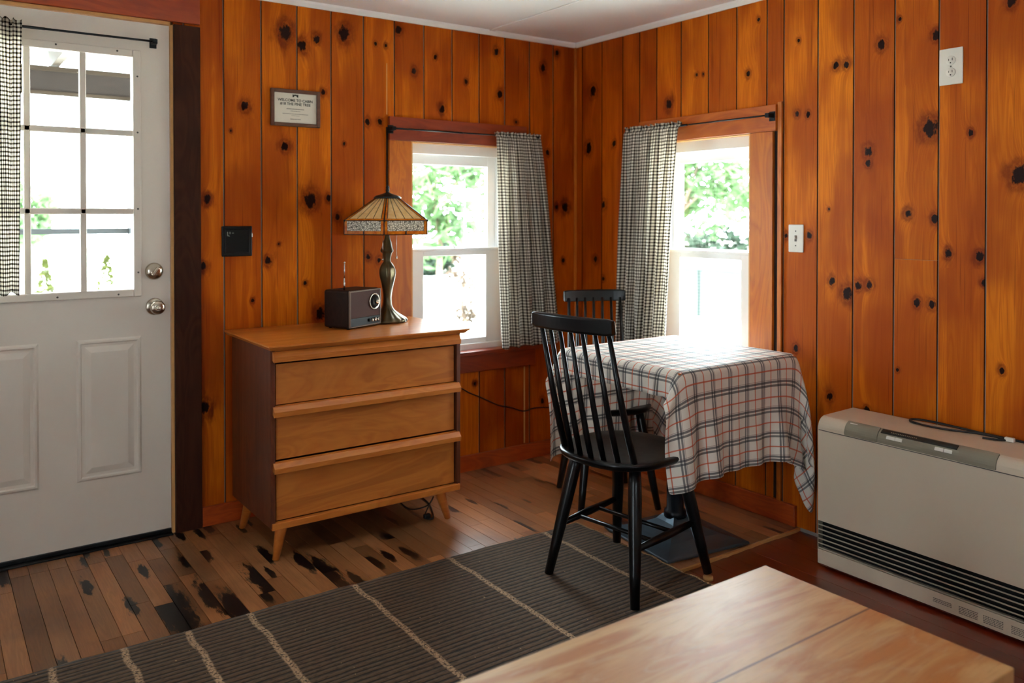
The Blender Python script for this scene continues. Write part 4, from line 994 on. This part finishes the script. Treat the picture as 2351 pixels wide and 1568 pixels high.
c1 = make_chair('black spindle-back chair in front of the table with feet on the rug', (-.899, -1.362, .0088), rad(8.6), True)
c2 = make_chair('black spindle-back chair behind the table in the room corner', (-.410, -.705, 0), rad(247)); c2.scale = (.95, .86, .985)

# ------------------------------------------------------------------ pedestal table and its cloth
TXc, TYc = -.492, -1.212
TZ = .742
t = thing('pedestal_table', 'square pedestal table with cast iron base under the plaid cloth', 'table', (TXc, TYc, 0))
bm = B(); box(bm, -.329, .329, -.329, .329, TZ - .028, TZ - .001, .006); obj('tabletop', bm, M['casing_y'], t)
bm = B(); sec = []
hs = .202
for w, z in ((1.0, .004), (1.0, .010), (.985, .014), (.82, .022), (.62, .034), (.42, .050), (.26, .070), (.19, .088), (.17, .092)):
    sec.append([bm.verts.new(Matrix.Rotation(rad(-7.2), 4, 'Z') @ Vector((a * hs * w, b * hs * w, z))) for a, b in ((-1, -1), (0, -1 + .06 * (w < .9)), (1, -1), (1 - .06 * (w < .9), 0), (1, 1), (0, 1 - .06 * (w < .9)), (-1, 1), (-1 + .06 * (w < .9), 0))])
for A, C in zip(sec[:-1], sec[1:]):
    for k_ in range(8): bm.faces.new((A[k_], A[(k_ + 1) % 8], C[(k_ + 1) % 8], C[k_]))
bm.faces.new(list(reversed(sec[0]))); bm.faces.new(sec[-1])
obj('base', bm, M['iron'], t)
bm = B(); tube(bm, [(0, 0, .085), (0, 0, .11), (0, 0, .115), (0, 0, .69)], [.045, .043, .034, .034], 24); obj('column', bm, M['black_metal'], t)
bm = B(); box(bm, -.20, .20, -.03, .03, TZ - .05, TZ - .028, .003); box(bm, -.03, .03, -.20, -.03, TZ - .05, TZ - .028, .003); box(bm, -.03, .03, .03, .20, TZ - .05, TZ - .028, .003); obj('spider', bm, M['black_metal'], t)

def drape():
    s = .0195; hx = hy = .338; top = .004
    ax0, ax1, ay0, ay1 = -.338 - .085, .338 + .30, -.338 - .335, .338 + .37
    nx = int(round((ax1 - ax0) / s)); ny = int(round((ay1 - ay0) / s))
    X, Y = np.meshgrid(np.linspace(ax0, ax1, nx + 1), np.linspace(ay0, ay1, ny + 1), indexing='ij')
    rs = np.random.RandomState(4)
    P = np.stack([X, Y, np.full_like(X, TZ + top)], -1); P0 = P.copy()
    fixed = (np.abs(X) < hx - .002) & (np.abs(Y) < hy - .002)
    over = np.maximum(np.abs(X) - hx, 0) + np.maximum(np.abs(Y) - hy, 0)
    P[..., 2] -= over * .35; P[..., 2] += rs.normal(0, .001, X.shape) * ~fixed
    sgn = np.sign(X)
    V = np.zeros_like(P); w = (~fixed).astype(float)[..., None]
    dx = (ax1 - ax0) / nx; dy = (ay1 - ay0) / ny
    def sl(di, dj):
        a = (slice(0, nx + 1 - di), slice(max(0, -dj), ny + 1 - max(0, dj))); b = (slice(di, nx + 1), slice(max(0, dj), ny + 1 + min(0, dj))); return a, b
    cons = []
    for di, dj, k in ((1, 0, 1), (0, 1, 1), (1, 1, .5), (1, -1, .5), (2, 0, .22), (0, 2, .22), (3, 0, .08), (0, 3, .08)):
        cons.append((*sl(di, dj), math.hypot(di * dx, dj * dy), k))
    dt = .012
    ox, oy = TXc, TYc
    for it in range(420):
        V[..., 2] -= 9.8 * dt; V *= .985 if it < 300 else .93
        Q = P + V * dt * w
        for _ in range(14):
            acc = np.zeros_like(Q); cnt = np.zeros(X.shape)[..., None]
            for a, b, L, k in cons:
                d = Q[b] - Q[a]; n = np.linalg.norm(d, axis=-1, keepdims=True) + 1e-9
                wa, wb = w[a], w[b]; ws = wa + wb; c = k * (n - L) / n * d / np.maximum(ws, 1)
                c = np.where(ws > 0, c, 0)
                acc[a] += c * wa; acc[b] -= c * wb; cnt[a] += k; cnt[b] += k
            Q = Q + acc / np.maximum(cnt, 1) * 1.7 * w
            # keep outside the table block, the wall, the heater
            m_ = .003; ins = (np.abs(Q[..., 0]) < hx + m_) & (np.abs(Q[..., 1]) < hy + m_) & (Q[..., 2] < TZ + top) & (w[..., 0] > 0)
            px = hx + m_ - np.abs(Q[..., 0]); py = hy + m_ - np.abs(Q[..., 1]); pz = TZ + top - Q[..., 2]
            mz = ins & (pz <= np.minimum(px, py)); mx = ins & ~mz & (px <= py); my = ins & ~mz & ~mx
            Q[..., 2] = np.where(mz, TZ + top, Q[..., 2])
            Q[..., 0] = np.where(mx, np.sign(Q[..., 0]) * (hx + m_), Q[..., 0]); Q[..., 1] = np.where(my, np.sign(Q[..., 1]) * (hy + m_), Q[..., 1])
            Q[..., 0] = np.minimum(Q[..., 0], -.03 - ox)
            hi = (Q[..., 0] + ox > -.26) & (Q[..., 2] < .56); Q[..., 1] = np.where(hi, np.maximum(Q[..., 1], -1.675 - oy), Q[..., 1])
        V = (Q - P) / dt; P = Q
    bm = B(); uvl = bm.loops.layers.uv.new('UVMap')
    vs = [[bm.verts.new(P[i, j]) for j in range(ny + 1)] for i in range(nx + 1)]
    for i in range(nx):
        for j in range(ny):
            f = bm.faces.new((vs[i][j], vs[i + 1][j], vs[i + 1][j + 1], vs[i][j + 1])); f.smooth = True
            for l, (a, b) in zip(f.loops, ((i, j), (i + 1, j), (i + 1, j + 1), (i, j + 1))): l[uvl].uv = (P0[a, b, 0], P0[a, b, 1])
    o = obj('tablecloth', bm, M['plaid'], loc=(TXc, TYc, 0), recalc=False)
    su = o.modifiers.new('sub', 'SUBSURF'); su.levels = su.render_levels = 1; solid(o, .0012); return o
tag(drape(), 'cream, black and orange plaid cloth draped over the pedestal table', 'tablecloth')

# ------------------------------------------------------------------ coffee table in front
CX0, CX1, CY0, CY1, CZ = -2.62, -1.272, -2.812, -2.246, .432
t = thing('coffee_table', 'glossy blotched pine coffee table at the bottom right of the view', 'table', ((CX0 + CX1) / 2, (CY0 + CY1) / 2, -.014))
cx, cy = (CX1 - CX0) / 2, (CY1 - CY0) / 2; ZB = .014
bm = B(); box(bm, -cx, cx, -cy, cy, CZ - .032 + ZB, CZ + ZB, .003); obj('tabletop', bm, M['coffee'], t)
bm = B(); box(bm, -cx + .07, cx - .07, -cy + .05, -cy + .07, CZ - .12 + ZB, CZ - .032 + ZB, .002); box(bm, -cx + .07, cx - .07, cy - .07, cy - .05, CZ - .12 + ZB, CZ - .032 + ZB, .002)
box(bm, -cx + .05, -cx + .07, -cy + .05, cy - .05, CZ - .12 + ZB, CZ - .032 + ZB, .002); box(bm, cx - .07, cx - .05, -cy + .05, cy - .05, CZ - .12 + ZB, CZ - .032 + ZB, .002)
obj('apron', bm, M['coffee_side'], t)
for sx in (-1, 1):
    for sy in (-1, 1):
        bm = B(); x = sx * (cx - .06); y = sy * (cy - .06); box(bm, x - .03, x + .03, y - .03, y + .03, 0, CZ - .032 + ZB, .004); obj('leg', bm, M['coffee_side'], t)

# ------------------------------------------------------------------ outdoors
bm = B(); n = 40
vs = [[bm.verts.new((-30 + 75 * i / n, -30 + 75 * j / n, -.32 + .02 * math.sin(i * 1.3) * math.cos(j * 1.7))) for j in range(n + 1)] for i in range(n + 1)]
for i in range(n):
    for j in range(n): bm.faces.new((vs[i][j], vs[i + 1][j], vs[i + 1][j + 1], vs[i][j + 1]))
gr = obj('lawn', bm, M['lawn']); struct(gr); tag(gr, 'pale sunlit lawn outside the windows', 'ground', kind='structure')
def tree(name, label, cat, loc, h, rx, rz_, nl, leaf, mat, seed, group, trunk=True, zc=None, blobs=9, cone=False):
    rg = random.Random(seed); t = thing(name, label, cat, loc, 0, group); zc = zc if zc is not None else h - rz_
    bm = B(); cs = []
    for i in range(blobs):
        a = rg.uniform(0, 6.28); q = rg.uniform(.2, .75); z = rg.uniform(-.75, .75)
        cs.append((rx * q * math.cos(a) * (1 - .5 * abs(z)), rx * q * math.sin(a) * (1 - .5 * abs(z)), zc + rz_ * z, rx * rg.uniform(.25, .42)))
    for i in range(nl):
        if cone:
            z = rg.random() ** 1.4; r = rx * (1 - z) * (rg.random() ** .4) + .02; a = rg.uniform(0, 6.28); p = Vector((r * math.cos(a), r * math.sin(a), .05 + z * (h - .05)))
        else:
            c = rg.choice(cs); d = Vector((rg.gauss(0, 1), rg.gauss(0, 1), rg.gauss(0, 1))).normalized() * c[3] * (rg.random() ** .35); p = Vector(c[:3]) + d
        u = Vector((rg.gauss(0, 1), rg.gauss(0, 1), rg.gauss(0, 1))).normalized(); v = u.orthogonal().normalized(); s = leaf * rg.uniform(.6, 1.3)
        bm.faces.new([bm.verts.new(p + q_) for q_ in (u * s, v * s * .45, -u * s, -v * s * .45)])
    obj('foliage', bm, mat, t, recalc=False)
    if trunk:
        bm = B(); tube(bm, [(0, 0, 0), (.05, .03, zc * .5), (-.04, .05, zc), (.02, 0, zc + rz_ * .5)], [.05 * h / 4 + .02, .04 * h / 4 + .015, .03 * h / 4, .01], 10)
        for c in cs[:6]: tube(bm, [(0, .02, zc * .7), ((c[0]) * .5, c[1] * .5, (zc * .7 + c[2]) / 2 + .1), c[:3]], [.03 * h / 4, .02 * h / 4, .008], 6)
        obj('trunk', bm, M['bark'], t)
    return t
GZ = -.32
tree('leafy_tree', 'pale green tree seen through the upper pane beside the lamp', 'tree', (4.7, 9.5, GZ), 3.6, 1.5, 1.35, 2300, .12, M['leaf'], 3, 'trees outside', blobs=12)
tree('leafy_tree', 'tall pale tree behind the nearer one outside the lamp window', 'tree', (8.5, 13.5, GZ), 5.2, 2.0, 1.9, 1400, .17, M['leaf'], 5, 'trees outside', blobs=12)
tree('leafy_tree', 'pale green tree seen through the window behind the checked table', 'tree', (9.6, 8.2, GZ), 4.0, 1.6, 1.6, 2600, .12, M['leaf'], 6, 'trees outside', blobs=14)
tree('leafy_tree', 'farther tree beside the one outside the right-hand window', 'tree', (14.5, 9.6, GZ), 4.8, 1.9, 1.7, 1600, .15, M['leaf'], 8, 'trees outside', blobs=12)
tree('hedge_bush', 'dark green bush low behind the meeting rail of the lamp window', 'bush', (8.8, 16.5, GZ), .85, 1.0, .4, 1800, .12, M['leaf4'], 9, 'bushes outside', trunk=False, zc=.42, blobs=12)
tree('hedge_bush', 'dark green bush behind the pale shed outside the right-hand window', 'bush', (13.2, 10.6, GZ), 1.2, 1.7, .5, 1800, .12, M['leaf4'], 10, 'bushes outside', trunk=False, zc=.62, blobs=12)
tree('rosy_shrub', 'slender rosy flowering shrub outside the lower pane beside the lamp', 'shrub', (2.15, 4.6, GZ), 1.5, .26, .62, 500, .035, M['leaf3'], 12, None, zc=.8, blobs=10)
tree('yellow_shrub', 'left of the two small yellow green shrubs seen through the door glass', 'shrub', (-1.71, 8.0, GZ), 1.08, .26, .5, 900, .035, M['leaf2'], 14, 'small cone shrubs', trunk=False, cone=True)
tree('yellow_shrub', 'right of the two small yellow green shrubs seen through the door glass', 'shrub', (-1.03, 8.0, GZ), 1.12, .26, .5, 900, .035, M['leaf2'], 15, 'small cone shrubs', trunk=False, cone=True)
tree('leafy_tree', 'distant pale tree low in the bottom panes of the door', 'tree', (-1.2, 20.0, GZ), 2.6, 1.6, 1.0, 1500, .16, M['leaf'], 16, 'trees outside', blobs=10)
# porch outside the door
t = thing('porch', 'timber porch with white post and rail seen through the door glass', 'porch', (-2.2, 1.5, GZ))
o = Vector((-2.2, 1.5, GZ)); bb = lambda bm, *a, **k_: box(bm, a[0] - o.x, a[1] - o.x, a[2] - o.y, a[3] - o.y, a[4] - o.z, a[5] - o.z, **k_)
bm = B(); bb(bm, -4.2, -.6, 1.5, 1.58, 1.945, 2.052); obj('beam', bm, M['porch'], t)
bm = B(); bb(bm, -4.2, -.6, 1.47, 1.5, 2.052, 2.075); bb(bm, -4.2, -.6, 1.49, 1.51, 1.925, 1.945); obj('beam_trim', bm, M['porch_light'], t)
for x in (-2.9, -2.35, -1.8, -1.25):
    bm = B(); bb(bm, x - .02, x + .02, .35, 1.6, 2.08, 2.16); obj('rafter', bm, M['porch_light'], t)
bm = B(); bb(bm, -4.2, -.6, .351, 1.8, 2.16, 2.18); obj('porch_roof', bm, M['porch'], t)
bm = B(); bb(bm, -1.99, -1.90, 1.46, 1.55, GZ, 1.925); obj('post', bm, M['porch_white'], t)
bm = B(); bb(bm, -4.0, -1.99, 1.49, 1.52, 1.185, 1.215); obj('rail', bm, M['porch_white'], t)
bm = B(); bb(bm, -4.2, -.6, .13, 1.7, GZ, -.06); obj('deck', bm, M['porch'], t)
# pale box-like shed outside the right-hand window
t = thing('garden_shed', 'pale mint box shed outside the window behind the checked table', 'shed', (8.4, 6.35, GZ)); 
bm = B(); box(bm, -1.2, 1.2, -1.7, 1.7, 0, 1.05 - GZ - .62, .01); obj('shed_body', bm, M['shed'], t)
bm = B(); box(bm, -1.26, 1.26, -1.76, 1.76, 1.05 - GZ - .62, 1.05 - GZ - .57, .01); obj('shed_lid', bm, M['mint'], t)
for a in (-.80, .55):
    bm = B(); box(bm, -1.24, -1.2, a, a + .05, 0, 1.05 - GZ - .62); obj('corner_post', bm, M['mint'], t)
